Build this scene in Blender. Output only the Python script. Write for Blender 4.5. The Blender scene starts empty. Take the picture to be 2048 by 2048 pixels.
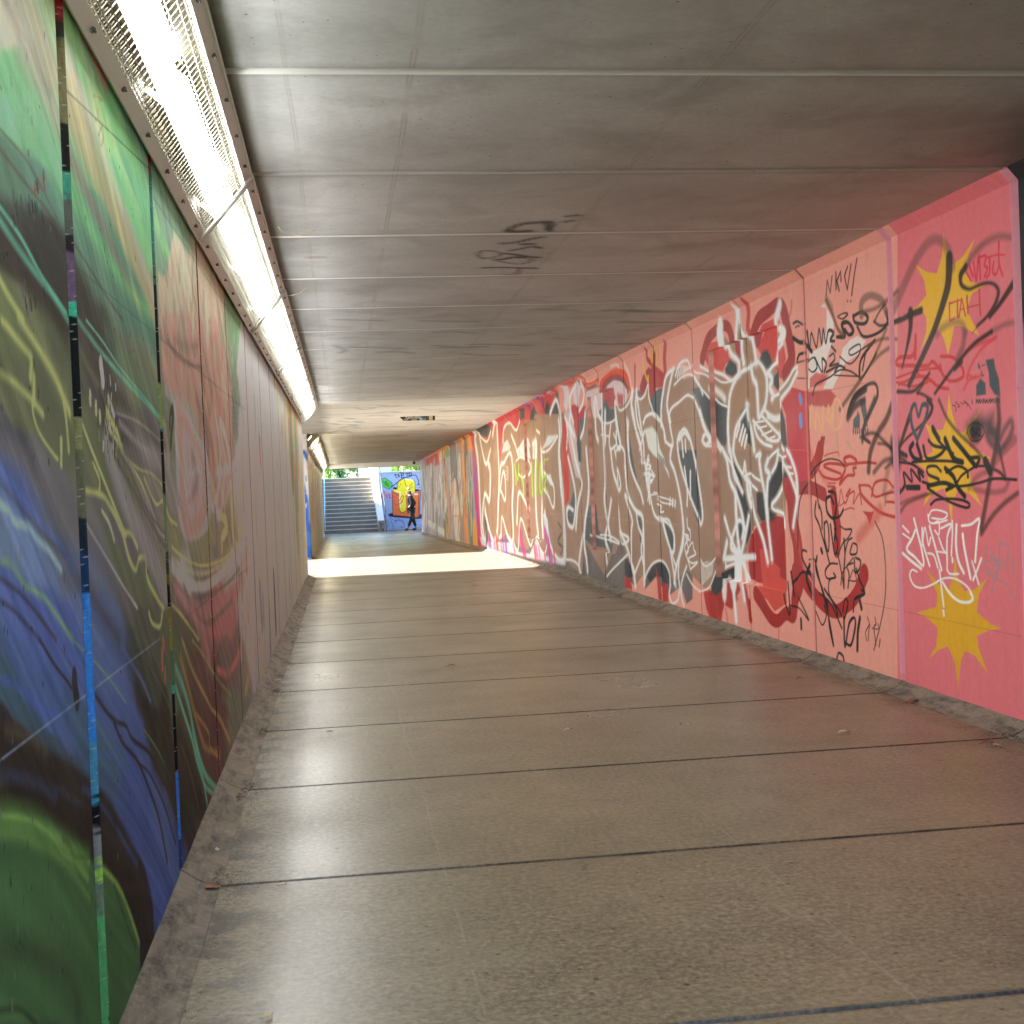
LAMP_NEAR = 12; LAMP_FAR = 15.0; SKY = 0.14; SUN = 5.0; EXPO = 2.45
import bpy, math, random
import numpy as np
from mathutils import Matrix, Vector
random.seed(7); rng = np.random.default_rng(7)
R = math.radians
sc = bpy.context.scene
C = sc.collection
# ------------------------------------------------------------------ camera (measured from the photograph)
F = 2616.995; YAW = 0.1328; PIT = -0.0198; ROL = -0.0396; CH = 1.3
H = 2.718; XR0 = 3.263; XRC = 0.0555; ZCH = 2.657; ZB = 0.052; XL0 = -0.564; Y0 = 3.0248; S = 1.43167
YB = 18.8; G = 0.0115
def rows():
    cy, sy = math.cos(YAW), math.sin(YAW)
    f = np.array([sy*math.cos(PIT), cy*math.cos(PIT), math.sin(PIT)])
    r = np.array([cy, -sy, 0.]); u = np.cross(r, f)
    c, s = math.cos(ROL), math.sin(ROL)
    return np.array([c*r+s*u, -(-s*r+c*u), f])
RM = rows()
cd = bpy.data.cameras.new('camera'); cam = bpy.data.objects.new('camera', cd); C.objects.link(cam)
m = Matrix(((RM[0][0], -RM[1][0], -RM[2][0], 0), (RM[0][1], -RM[1][1], -RM[2][1], 0), (RM[0][2], -RM[1][2], -RM[2][2], CH), (0, 0, 0, 1)))
cam.matrix_world = m
cd.sensor_width = 36; cd.lens = F/2048*36; cd.clip_end = 1000; cd.clip_start = 0.05
sc.camera = cam
def off(Y): return -G*np.maximum(0, np.asarray(Y, float)-YB)
def XR(Y): return np.interp(Y, [0, 22, 48.9], [XR0, XR0, 3.12])
def XL(Y): return np.interp(Y, [0, 7, 20.9, 28.3, 49], [XL0, XL0, -0.49, -0.585, -0.5])
def joint(j): return Y0+S*j
def ray(u, v): return RM.T @ np.array([u-1024, v-1024, F])
def on_wall(u, v, side):
    d = ray(u, v); X = XR0 if side > 0 else XL0
    for _ in range(4):
        t = X/d[0]; Y = t*d[1]; X = float(XR(Y) if side > 0 else XL(Y))
    t = X/d[0]; Y = t*d[1]
    return Y, t*d[2]+CH-float(off(Y)), t*F       # Y, height above local floor, depth
def on_z(u, v, z):
    d = ray(u, v); Z = z
    for _ in range(30):
        t = (Z-CH)/d[2]; P = d*t; Z = .5*Z+.5*(z+float(off(P[1])))
    return P[0], P[1], t*F
def on_y(u, v, Y):
    d = ray(u, v); t = Y/d[1]; P = d*t
    return P[0], P[2]+CH
# ------------------------------------------------------------------ colour / material helpers
def lin(c, g=1.0):
    c = np.asarray(c, float)/255.
    return np.where(c <= .04045, c/12.92, ((c+.055)/1.055)**2.4)*g
PEXP = [1.18]
def plin(c, g=1.0): return g*1.1*lin(c)**PEXP[0]
def L4(c, g=1.0): return (*[float(x) for x in np.minimum(lin(c, g), .9)], 1)
def newmat(name):
    mt = bpy.data.materials.new(name); mt.use_nodes = True
    nt = mt.node_tree; b = nt.nodes['Principled BSDF']
    return mt, nt, b
def N(nt, t, **k):
    n = nt.nodes.new(t)
    for a, v in k.items():
        if hasattr(n, a): setattr(n, a, v)
        else: n.inputs[a].default_value = v
    return n
def noise(nt, co, scale, detail=6, rough=.6, dist=0):
    n = nt.nodes.new('ShaderNodeTexNoise'); n.inputs['Scale'].default_value = scale
    n.inputs['Detail'].default_value = detail; n.inputs['Roughness'].default_value = rough; n.inputs['Distortion'].default_value = dist
    nt.links.new(co, n.inputs['Vector']); return n.outputs['Fac']
def mapr(nt, src, a, b, c=0., d=1.):
    n = nt.nodes.new('ShaderNodeMapRange'); n.clamp = True
    for i, v in zip((1, 2, 3, 4), (a, b, c, d)): n.inputs[i].default_value = v
    nt.links.new(src, n.inputs[0]); return n.outputs[0]
def mixc(nt, fac, a, b, mode='MIX'):
    n = nt.nodes.new('ShaderNodeMix'); n.data_type = 'RGBA'; n.blend_type = mode
    for s, v in ((n.inputs[0], fac), (n.inputs[6], a), (n.inputs[7], b)):
        if isinstance(v, (int, float)): s.default_value = v
        elif isinstance(v, tuple): s.default_value = v
        else: nt.links.new(v, s)
    return n.outputs[2]
def mth(nt, op, a, b=None, c=None):
    n = nt.nodes.new('ShaderNodeMath'); n.operation = op
    for i, v in enumerate((a, b, c)):
        if v is None: continue
        if isinstance(v, (int, float)): n.inputs[i].default_value = v
        else: nt.links.new(v, n.inputs[i])
    return n.outputs[0]
def stretch(nt, co, s):
    n = nt.nodes.new('ShaderNodeMapping'); n.inputs['Scale'].default_value = s
    nt.links.new(co, n.inputs['Vector']); return n.outputs[0]
def bump(nt, b, h, dist, strength=.5):
    n = nt.nodes.new('ShaderNodeBump'); n.inputs['Distance'].default_value = dist; n.inputs['Strength'].default_value = strength
    nt.links.new(h, n.inputs['Height']); nt.links.new(n.outputs[0], b.inputs['Normal'])
def pits(nt, co, scale, r0, r1, thr):
    v = nt.nodes.new('ShaderNodeTexVoronoi'); v.inputs['Scale'].default_value = scale; nt.links.new(co, v.inputs['Vector'])
    sep = nt.nodes.new('ShaderNodeSeparateColor'); nt.links.new(v.outputs['Color'], sep.inputs[0])
    d = mapr(nt, v.outputs['Distance'], r0, r1, 1, 0)
    return mth(nt, 'MULTIPLY', d, mth(nt, 'GREATER_THAN', sep.outputs[0], thr))
def painted(name, base, gain_rough=.42, streak=True, pit_thr=.8, rough_hi=.7, dirt=.35, spec=.15):
    """concrete carrying spray paint: paint colours come from the mesh attribute, wear is procedural"""
    mt, nt, b = newmat(name); co = nt.nodes.new('ShaderNodeTexCoord').outputs['Object']
    n1 = noise(nt, co, 2.2, 8, .62); n2 = noise(nt, co, 22, 5, .6); n3 = noise(nt, stretch(nt, co, (1, 9, .7)), 2.5, 6, .6)
    conc = mixc(nt, mapr(nt, n1, .3, .7), L4(base, .8), L4(base, 1.15))
    at = nt.nodes.new('ShaderNodeAttribute'); at.attribute_name = 'paint'
    col = mixc(nt, at.outputs['Alpha'], conc, at.outputs['Color'])
    col = mixc(nt, mapr(nt, n2, .4, .7, 0, .14), col, (.55, .55, .55, 1), 'MULTIPLY')
    col = mixc(nt, mapr(nt, n3, .5, .78, 0, dirt), col, (.45, .42, .38, 1), 'MULTIPLY')
    p1 = pits(nt, co, 9, .03, .06, pit_thr); p2 = pits(nt, co, 26, .05, .1, pit_thr+.08)
    pp = mth(nt, 'MAXIMUM', p1, p2)
    col = mixc(nt, mth(nt, 'MULTIPLY', pp, .8), col, (.03, .026, .022, 1))
    nt.links.new(col, b.inputs['Base Color'])
    nt.links.new(mapr(nt, n1, .3, .7, gain_rough, rough_hi), b.inputs['Roughness']); b.inputs['Specular IOR Level'].default_value = spec
    hgt = mth(nt, 'SUBTRACT', mth(nt, 'ADD', mth(nt, 'MULTIPLY', noise(nt, co, 60, 4, .6), .5), noise(nt, co, 5, 4, .6)), mth(nt, 'MULTIPLY', pp, 1.5))
    bump(nt, b, hgt, .004, .5)
    return mt
def simple(name, c, rough=.6, metal=0., var=.15, scale=8, bmp=.002, g=1.):
    mt, nt, b = newmat(name); co = nt.nodes.new('ShaderNodeTexCoord').outputs['Object']
    n1 = noise(nt, co, scale, 6, .6)
    c1 = L4(c, g*(1-var)); c2 = L4(c, g*(1+var))
    nt.links.new(mixc(nt, mapr(nt, n1, .3, .7), c1, c2), b.inputs['Base Color'])
    b.inputs['Roughness'].default_value = rough; b.inputs['Metallic'].default_value = metal
    if bmp: bump(nt, b, n1, bmp, .5)
    return mt
# ------------------------------------------------------------------ object helpers
def tag(o, label=None, cat=None, group=None, kind=None):
    if label: o['label'] = label
    if cat: o['category'] = cat
    if group: o['group'] = group
    if kind: o['kind'] = kind
    return o
def empty(name, loc=(0, 0, 0), rz=0, **k):
    o = bpy.data.objects.new(name, None); o.location = loc; o.rotation_euler = (0, 0, rz); o.empty_display_size = .1
    C.objects.link(o); tag(o, **k); return o
def obj(name, me, mat, parent=None, **k):
    o = bpy.data.objects.new(name, me); C.objects.link(o)
    if mat is not None:
        me.materials.clear(); me.materials.append(mat)
    if parent: o.parent = parent
    tag(o, **k); return o
class MB:
    def __init__(s): s.v = []; s.f = []; s.sm = []
    def add(s, vs, fs, smooth=False):
        b = len(s.v); s.v += [tuple(map(float, p)) for p in vs]; s.f += [tuple(b+i for i in f) for f in fs]; s.sm += [smooth]*len(fs)
    def box(s, a, b, dz=None):
        (x0, y0, z0), (x1, y1, z1) = a, b
        s.add([(x0, y0, z0), (x1, y0, z0), (x1, y1, z0), (x0, y1, z0), (x0, y0, z1), (x1, y0, z1), (x1, y1, z1), (x0, y1, z1)],
              [(0, 3, 2, 1), (4, 5, 6, 7), (0, 1, 5, 4), (1, 2, 6, 5), (2, 3, 7, 6), (3, 0, 4, 7)])
    def hexa(s, p8):
        s.add(p8, [(0, 3, 2, 1), (4, 5, 6, 7), (0, 1, 5, 4), (1, 2, 6, 5), (2, 3, 7, 6), (3, 0, 4, 7)])
    def tube(s, pts, r, n=8, cap=True):
        pts = [Vector(p) for p in pts]; rs = r if isinstance(r, (list, tuple)) else [r]*len(pts)
        vs = []; fs = []; up = Vector((0, 0, 1))
        for i, p in enumerate(pts):
            d = (pts[min(i+1, len(pts)-1)]-pts[max(i-1, 0)]).normalized()
            a = d.cross(up)
            if a.length < .05: a = d.cross(Vector((1, 0, 0)))
            a.normalize(); b_ = d.cross(a)
            for k in range(n):
                t = 2*math.pi*k/n; vs.append(p+(a*math.cos(t)+b_*math.sin(t))*rs[i])
        for i in range(len(pts)-1):
            for k in range(n):
                fs.append((i*n+k, i*n+(k+1) % n, (i+1)*n+(k+1) % n, (i+1)*n+k))
        s.add(vs, fs, True)
        if cap: s.add([], []); b = len(s.v)-len(vs); s.f.append(tuple(range(b+n-1, b-1, -1))); s.f.append(tuple(range(len(s.v)-n, len(s.v)))); s.sm += [False]*2
    def prism(s, poly, a, b):
        """poly: 3-D points; extruded by vector b"""
        n = len(poly); p = [Vector(q) for q in poly]; e = Vector(b)
        s.add(p+[q+e for q in p], [tuple(range(n))[::-1], tuple(range(n, 2*n))]+[(i, (i+1) % n, n+(i+1) % n, n+i) for i in range(n)])
    def mesh(s, name='mesh'):
        me = bpy.data.meshes.new(name); me.from_pydata(s.v, [], s.f); me.update()
        if any(s.sm): me.polygons.foreach_set('use_smooth', s.sm)
        return me
    def build(s, name, mat, parent=None, **k): return obj(name, s.mesh(name), mat, parent, **k)
# ------------------------------------------------------------------ painting: strokes and filled shapes laid on a wall in metres
class View:
    def __init__(s, x0, y0, k): s.x0, s.y0, s.k = x0, y0, k
    def px(s, a, b): return s.x0+a/s.k, s.y0+b/s.k
V1 = View(1400, 500, 4.83); V2 = View(1400, 900, 4.83); V3 = View(1648, 400, 4.83); V4 = View(1648, 800, 4.83)
V5 = View(1100, 700, 3.865); V6 = View(840, 840, 5.3667); V7 = View(1850, 1100, 4.83); V8 = View(1040, 640, 6.44); V9 = View(1250, 900, 5.52)
A1 = View(0, 0, 1.); L1 = View(0, 0, 3.019); L2 = View(0, 640, 3.019); L3 = View(0, 1280, 3.019); L5 = View(400, 850, 4.829)
VC = View(900, 400, 6.44)
class Paint:
    def __init__(s, conv): s.conv = conv; s.ops = []
    def pts(s, V, t):
        a = [float(x) for x in t.replace(',', ' ').split()]; q = []
        for i in range(0, len(a)-1, 2):
            u, v = V.px(a[i], a[i+1]); q.append(s.conv(u, v))
        return np.array(q)
    def stroke(s, V, t, w, col, alpha=1., soft=.0, smooth=True, taper=None, w2=None):
        a = np.array([float(x) for x in t.replace(',', ' ').split()]).reshape(-1, 2); n_ = len(a)
        q = s.pts(V, t); p = q[:, :2]; tg = np.zeros_like(a)
        for i in range(n_): tg[i] = a[min(i+1, n_-1)]-a[max(i-1, 0)]
        tg /= np.linalg.norm(tg, axis=1, keepdims=True)+1e-9
        ww = np.full(n_, float(w)) if w2 is None else np.linspace(w, w2, n_); wm = np.zeros(n_)
        for i in range(n_):       # true width on the wall of a line seen w pixels wide
            e = 2.; A_ = np.array(s.conv(*V.px(*(a[i]-tg[i]*e)))[:2]); B_ = np.array(s.conv(*V.px(*(a[i]+tg[i]*e)))[:2]); d_ = B_-A_; d_ /= np.linalg.norm(d_)+1e-9
            nn = np.array([-tg[i][1], tg[i][0]])*e; A2 = np.array(s.conv(*V.px(*(a[i]-nn)))[:2]); B2 = np.array(s.conv(*V.px(*(a[i]+nn)))[:2]); dd = (B2-A2)/(2*e)
            wm[i] = abs(dd[0]*d_[1]-dd[1]*d_[0])*ww[i]*.5
        if w2 is None and n_ > 2: wm = .5*wm+.5*np.median(wm)
        if smooth and len(p) > 2:
            P = np.vstack([2*p[0]-p[1], p, 2*p[-1]-p[-2]]); out = []; ow = []
            for i in range(len(p)-1):
                a, b, c, d = P[i:i+4]
                for t_ in np.linspace(0, 1, 6)[:-1]:
                    out.append(.5*((2*b)+(-a+c)*t_+(2*a-5*b+4*c-d)*t_**2+(-a+3*b-3*c+d)*t_**3)); ow.append(wm[i]*(1-t_)+wm[i+1]*t_)
            out.append(p[-1]); ow.append(wm[-1]); p = np.array(out); wm = np.array(ow)
        if taper:
            tt = np.linspace(0, 1, len(p)); wm = wm*np.minimum(1, .25+np.minimum(tt, 1-tt)/taper)
        s.ops.append(('s', p, wm, col, alpha, soft))
    def fill(s, V, t, col, alpha=1., soft=.0, smooth=False):
        p = s.pts(V, t)[:, :2]
        if smooth:
            n = len(p); out = []
            for i in range(n):
                a, b, c, d = p[i-1], p[i], p[(i+1) % n], p[(i+2) % n]
                for t_ in (0, .25, .5, .75): out.append(.5*((2*b)+(-a+c)*t_+(2*a-5*b+4*c-d)*t_**2+(-a+3*b-3*c+d)*t_**3))
            p = np.array(out)
        s.ops.append(('f', p, None, col, alpha, soft))
    def raw(s, kind, p, w, col, alpha=1., soft=0.): s.ops.append((kind, np.array(p, float), w if w is None else np.full(len(p), w), col, alpha, soft))
def render_paint(ops, Y, Z, rgba, gain):
    """rgba: (nz, ny, 4) linear; ops composited in order"""
    ny, nz = len(Y), len(Z)
    aa = .5*max(np.median(np.diff(Y)), np.median(np.diff(Z)))
    for kind, p, w, col, alpha, soft in ops:
        sm = max(soft, aa); pad = sm+(w.max() if w is not None else 0)
        if p[:, 0].max()+pad < Y[0] or p[:, 0].min()-pad > Y[-1]: continue
        i0, i1 = np.searchsorted(Y, p[:, 0].min()-pad), np.searchsorted(Y, p[:, 0].max()+pad)
        k0, k1 = np.searchsorted(Z, p[:, 1].min()-pad), np.searchsorted(Z, p[:, 1].max()+pad)
        if i1 <= i0 or k1 <= k0: continue
        yy, zz = Y[i0:i1], Z[k0:k1]
        D = np.full((k1-k0, i1-i0), 1e3)
        closed = kind == 'f'
        n = len(p); segs = [(i, (i+1) % n) for i in range(n if closed else n-1)]
        if closed: inside = np.zeros(D.shape, bool)
        for i, j in segs:
            a, b = p[i], p[j]; ra = w[i] if w is not None else 0; rb = w[j] if w is not None else 0
            if closed:
                if (a[1] > b[1]) != (a[1] < b[1]) or a[1] != b[1]:
                    r0, r1 = np.searchsorted(zz, min(a[1], b[1])), np.searchsorted(zz, max(a[1], b[1]))
                    if r1 > r0:
                        xs = a[0]+(zz[r0:r1]-a[1])*(b[0]-a[0])/(b[1]-a[1])
                        inside[r0:r1] ^= yy[None, :] < xs[:, None]
            pd = sm*1.6+max(ra, rb)
            c0, c1 = np.searchsorted(yy, min(a[0], b[0])-pd), np.searchsorted(yy, max(a[0], b[0])+pd)
            r0, r1 = np.searchsorted(zz, min(a[1], b[1])-pd), np.searchsorted(zz, max(a[1], b[1])+pd)
            if c1 <= c0 or r1 <= r0: continue
            gx = yy[None, c0:c1]-a[0]; gz = zz[r0:r1, None]-a[1]; dx, dz = b-a; L2_ = dx*dx+dz*dz+1e-12
            t = np.clip((gx*dx+gz*dz)/L2_, 0, 1)
            d = np.hypot(gx-t*dx, gz-t*dz)-(ra+(rb-ra)*t)
            np.minimum(D[r0:r1, c0:c1], d, out=D[r0:r1, c0:c1])
        if closed: D = np.where(inside, -D, D)
        a = np.clip(.5-D/(2*sm), 0, 1); a = a*a*(3-2*a)*alpha
        blk = rgba[k0:k1, i0:i1]
        blk[..., :3] = blk[..., :3]*(1-a[..., None])+plin(col, gain)[None, None]*a[..., None]
        blk[..., 3] = blk[..., 3]+(1-blk[..., 3])*a
# ================================================================== RIGHT MURAL
WHT = (246, 246, 240); DRK = (84, 88, 90); BRN = (174, 142, 120); RED = (190, 76, 72); BLK = (44, 42, 38); SAL = (232, 166, 150); PNK = (226, 128, 134)
PR = Paint(lambda u, v: on_wall(u, v, 1)); s_, f_ = PR.stroke, PR.fill
# fields of base colour
f_(A1, "1795 300 2060 300 2060 1560 1795 1560", PNK); 
f_(A1, "1385 300 1795 300 1795 1560 1385 1560", SAL)
# far end: orange, grey-purple, magenta
f_(V6, "-20 420 610 90 660 1400 -20 1250", (178, 168, 182)); f_(V6, "20 440 230 320 560 90 560 330 420 300 300 330 200 430 60 480", (240, 160, 50))
f_(V6, "20 440 190 350 210 480 150 500 120 470 60 500 25 520", (190, 80, 80), 1, .05)
f_(V6, "250 370 300 290 330 370 290 410", (120, 160, 120), 1, .05)
for k, (a, b, c, d, col, w) in enumerate([(130, 560, 145, 1100, (150, 120, 60), 14), (270, 420, 290, 1100, (190, 140, 60), 22), (265, 500, 268, 560, (30, 25, 20), 22), (285, 950, 290, 1010, (30, 30, 28), 20), (290, 1020, 292, 1110, (150, 60, 40), 18), (250, 700, 270, 1240, (110, 130, 130), 22), (470, 520, 500, 1280, (235, 160, 80), 44), (420, 300, 450, 1180, (160, 150, 150), 50), (350, 260, 380, 640, (118, 112, 122), 70), (490, 330, 500, 560, (110, 100, 104), 40), (540, 900, 570, 1300, (120, 150, 140), 60), (590, 1240, 600, 1310, (250, 175, 60), 55), (300, 1130, 310, 1240, (215, 160, 60), 30), (380, 1240, 400, 1290, (225, 160, 60), 60), (90, 1100, 260, 1210, (215, 215, 218), 60), (540, 980, 545, 1050, (220, 70, 40), 18), (380, 900, 400, 1140, (225, 215, 205), 60), (40, 560, 60, 1180, (170, 168, 176), 40)]):
    s_(V6, f"{a} {b} {(a+c)/2+random.uniform(-8,8)} {(b+d)/2} {c} {d}", w, col, .9, .04)
for k in range(70):
    x = random.uniform(10, 560); y = random.uniform(330, 1150)+max(0, (200-x))*.3
    s_(V6, f"{x} {y} {x+random.uniform(-14,14)} {y+random.uniform(30,120)} {x+random.uniform(-10,20)} {y+random.uniform(120,320)}", random.uniform(4, 20), random.choice([(170, 164, 172), (150, 136, 156), (206, 196, 200), (200, 160, 90), (146, 150, 150), (196, 120, 120), (206, 146, 84), (120, 140, 136), (206, 200, 204)]), .75, .03)
for k in range(90):
    x = random.uniform(20, 540); y = random.uniform(420, 900)+max(0, (200-x))*.3
    s_(V6, f"{x} {y} {x+random.uniform(-12,14)} {y+random.uniform(80,300)}", random.uniform(2, 5), random.choice([(235, 235, 240), (205, 200, 205), (235, 232, 232), (120, 112, 125), (190, 180, 170)]), .8, .015)
s_(V6, "440 210 460 300 480 220 500 300 520 250", 9, (220, 80, 40)); s_(V6, "430 320 470 340 520 310", 7, (220, 90, 40))
s_(V6, "350 1040 380 1025 410 1035", 6, (90, 85, 130))
s_(V6, "560 90 590 250 590 500 610 800 630 1000 650 1340", 54, (214, 78, 84), 1, .03); s_(V6, "590 560 600 700 612 900 622 1020", 40, (176, 96, 180), .9, .05); s_(V6, "615 900 630 1100 655 1340", 34, (226, 62, 150), .9, .04)
# band above the lettering
f_(V6, "540 110 1130 -190 1300 -200 1300 300 900 300 860 560 600 140", (206, 76, 84)); f_(V8, "0 1090 280 960 480 860 620 1200 600 1400 200 1400 0 1400", (206, 82, 84))
for a, b, c, d in [(60, 1100, 150, 1060), (180, 1030, 260, 980), (300, 960, 420, 920), (90, 1060, 120, 1130), (240, 1000, 300, 1100), (330, 950, 380, 910)]:
    s_(V8, f"{a} {b} {(a+c)/2} {(b+d)/2-30} {c} {d}", 34, random.choice([(118, 70, 160), (150, 76, 150), (110, 80, 190)]), .85, .02)
for k in range(12):
    x = random.uniform(60, 420); y = 1090-.42*x+random.uniform(-20, 30); s_(V8, f"{x} {y} {x+20} {y-26} {x+36} {y+4}", 6, (245, 215, 225), .8)
for P in ("560 20 640 200 760 160 740 60 650 -20", "600 90 640 180 700 120", "720 190 680 160 700 60 740 20 760 90"): f_(V6, P, DRK, .9, .02)
f_(V8, "0 1140 60 1130 60 1260 0 1300", DRK); f_(V8, "130 1230 170 1090 240 1240 250 1280 130 1300", DRK); f_(V8, "310 1160 350 1030 400 1160 470 940 500 900 530 1240 470 1300 420 1210 330 1230", DRK, 1, .02)
# salmon field top, orange and red arches
f_(V8, "520 1240 480 860 800 690 1320 440 1932 160 2300 0 2300 900 1900 1000 1500 900 1300 1200 900 1300", SAL)
s_(V8, "560 800 700 760 800 710 840 790 870 820 960 790 1010 770", 52, (228, 100, 50)); s_(V8, "480 870 560 830 640 850 700 800", 34, (232, 120, 70))
s_(V8, "560 840 700 800 780 790 840 850 880 880 980 830", 34, (196, 80, 80)); s_(V8, "845 930 870 900 960 860 1010 850", 22, (120, 112, 112))
s_(V8, "1030 900 1050 820 1120 740 1200 680 1290 670 1370 730 1420 860", 62, (230, 98, 48)); s_(V8, "1060 900 1100 810 1180 740 1260 730 1340 780 1390 900", 50, (188, 76, 76)); s_(V8, "1080 930 1110 850 1180 780 1250 760 1330 800 1390 920", 24, (112, 108, 112))
s_(V8, "1340 560 1400 700 1440 900", 22, (246, 214, 200), .9, .03); s_(V8, "850 690 860 790 960 760 980 650", 10, (248, 200, 185)); s_(V8, "1170 600 1240 570 1270 600", 28, (250, 225, 215), .9, .02)
f_(V8, "1120 850 1200 780 1300 800 1380 900 1370 1080 1300 1160 1240 1060 1210 1180 1140 1000", (228, 204, 204)); f_(V8, "1010 900 1120 880 1200 870 1230 1000 1180 1180 1100 1200 1020 1100", (194, 98, 100)); f_(V8, "1250 940 1330 960 1330 1140 1260 1080", (196, 100, 100), .9, .03)
s_(V8, "1480 600 1480 860", 20, (190, 84, 78), .9, .03); f_(V8, "1540 860 1580 720 1660 600 1700 640 1680 740 1640 900 1560 1000", (176, 78, 80), 1, .01); s_(V8, "1580 580 1620 720 1650 800 1650 740", 20, (232, 190, 70)); s_(V8, "1630 400 1640 500 1700 580 1700 700", 26, (190, 74, 66)); s_(V8, "1700 370 1690 470 1710 540", 26, (222, 176, 70)); s_(V8, "1780 300 1780 440 1760 640", 22, (226, 180, 70))
f_(V8, "1700 560 1760 600 1870 700 1860 860 1740 880 1720 1240 1660 1040 1650 900", (190, 76, 70)); s_(V8, "1870 330 1860 500 1870 720 1850 860", 40, (196, 84, 74), .9, .02); s_(V8, "1730 460 1730 900", 30, (170, 50, 46))
# piece body (brown) with greys and reds
f_(V6, "600 110 720 230 830 30 850 600 900 90 960 30 1030 120 1130 0 1220 0 1230 -60 1600 -60 1600 1480 1480 1500 1320 1440 1230 1260 1150 1400 1060 1350 1000 1290 900 1280 800 1290 690 1290 640 900 590 200", BRN)
f_(V8, "520 1200 560 1280 640 1300 1000 1260 1200 1180 1300 1170 1450 900 1500 1000 1540 1020 1650 830 1720 1240 1800 1300 1900 700 2100 600 2100 1900 520 1900", BRN)
f_(V5, "90 480 620 420 700 420 800 480 880 300 960 260 1100 200 1230 270 1400 240 1400 1750 1200 1850 1060 1700 960 1800 880 1640 740 1700 660 1850 540 1400 420 1740 280 1500 240 1740 120 1620 60 900", BRN)
f_(V9, "0 0 1380 0 1380 700 1300 1100 1180 1240 1000 1180 880 1290 800 1240 660 1350 560 1300 380 1230 220 1450 100 1480 0 1200", (172, 142, 121))
f_(V1, "110 1180 220 1270 300 1200 330 1150 300 1090 230 1000 170 860 240 840 290 900 340 1100 350 840 370 640 400 700 440 830 500 1080 590 1180 700 1060 750 820 810 800 800 900 720 1100 640 1250 650 1420 760 1360 940 1130 860 1340 780 1440 760 1560 760 1800 830 1932 0 1932 0 1180", (178, 144, 118))
f_(V2, "0 0 860 0 940 260 830 420 820 740 700 600 560 700 420 760 400 1040 200 1180 0 1080", (170, 140, 119))
# pale stalks of the second letter
f_(V8, "550 840 620 850 640 1000 600 1180 560 1100 575 1000", (228, 216, 218)); f_(V8, "680 900 740 820 790 860 760 1000 740 1200 700 1150", (226, 214, 216)); f_(V8, "850 920 1000 880 1010 1260 900 1260 850 1000", (226, 200, 200))
f_(V8, "640 1120 700 1080 760 1130 850 1100 820 1300 760 1480 740 1650 700 1674 640 1674 600 1400", (200, 84, 86)); f_(V5, "100 520 140 560 170 760 150 960 125 1220 100 1100 92 700", (206, 84, 80))
f_(V5, "108 480 150 470 190 600 230 800 240 1000 200 980 150 760", (220, 205, 205), .8, .01)
f_(V6, "1560 560 1600 640 1600 860 1540 940 1530 800", (208, 70, 56))
s_(V5, "60 1330 95 1400 60 1480 100 1530 80 1580", 5, (90, 80, 74), .8)
# dark greys
for P in ["350 480 400 400 430 460 490 470 470 540 400 565 360 540", "505 450 535 600 545 720 520 760 508 600", "600 600 620 700 650 900 668 1010 630 930 605 780", "825 310 872 296 880 380 862 560 826 515 775 400 800 330", "1100 300 1160 285 1232 380 1330 440 1332 700 1300 760 1240 650 1180 480", "1260 370 1340 440 1330 700 1300 620", "650 1240 695 1262 716 1400 722 1600 700 1500 680 1350", "880 1330 930 1350 955 1450 945 1560 910 1450", "570 1650 605 1600 622 1740 580 1750", "140 1240 190 1070 196 1200 184 1350 150 1340 132 1290", "290 1210 330 1195 350 1400 440 1450 440 1540 330 1520 270 1460", "205 720 232 560 268 540 244 640 244 870 220 860", "430 1440 460 1500 440 1640 425 1560", "470 790 510 850 545 1000 535 1070 515 940"]:
    f_(V5, P, (104, 108, 110), 1, .012)
f_(V8, "1010 1090 1060 1030 1110 1150 1180 1160 1210 1200 1150 1300 1060 1320 1010 1290", (112, 116, 118), 1, .03); f_(V8, "770 1270 850 1260 840 1400 790 1500 760 1420", (110, 114, 116)); f_(V8, "1780 880 1840 880 1830 1100 1810 1330 1740 1250 1740 1000", (100, 104, 106), 1, .02); f_(V8, "1660 1020 1720 1040 1725 1230 1680 1160", (100, 104, 106)); f_(V8, "1230 1180 1290 1400 1280 1600 1230 1674 1230 1400", (110, 114, 114))
f_(V9, "590 0 780 0 800 230 850 560 850 740 820 830 780 740 640 280", (98, 100, 102)); f_(V9, "20 0 60 0 130 300 130 360 70 230", (104, 108, 110)); f_(V9, "415 790 480 800 540 920 545 1080 520 1140 480 1050", (98, 100, 102)); f_(V9, "120 680 170 720 205 1000 200 1150 160 900", (106, 110, 112))
f_(V9, "240 1400 300 1280 380 1230 460 1290 500 1400 490 1480 430 1480 400 1400 340 1400 300 1490", (84, 84, 86), 1, .01); f_(V9, "500 1640 560 1540 600 1500 580 1620 520 1700", (120, 120, 118), 1, .01); f_(V9, "940 1500 1010 1360 1150 1290 1160 1420 1090 1420 1060 1590 1010 1600", (70, 72, 74), 1, .01); f_(V9, "0 1180 50 1240 90 1400 20 1420 0 1380", (84, 84, 86), 1, .01)
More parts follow.
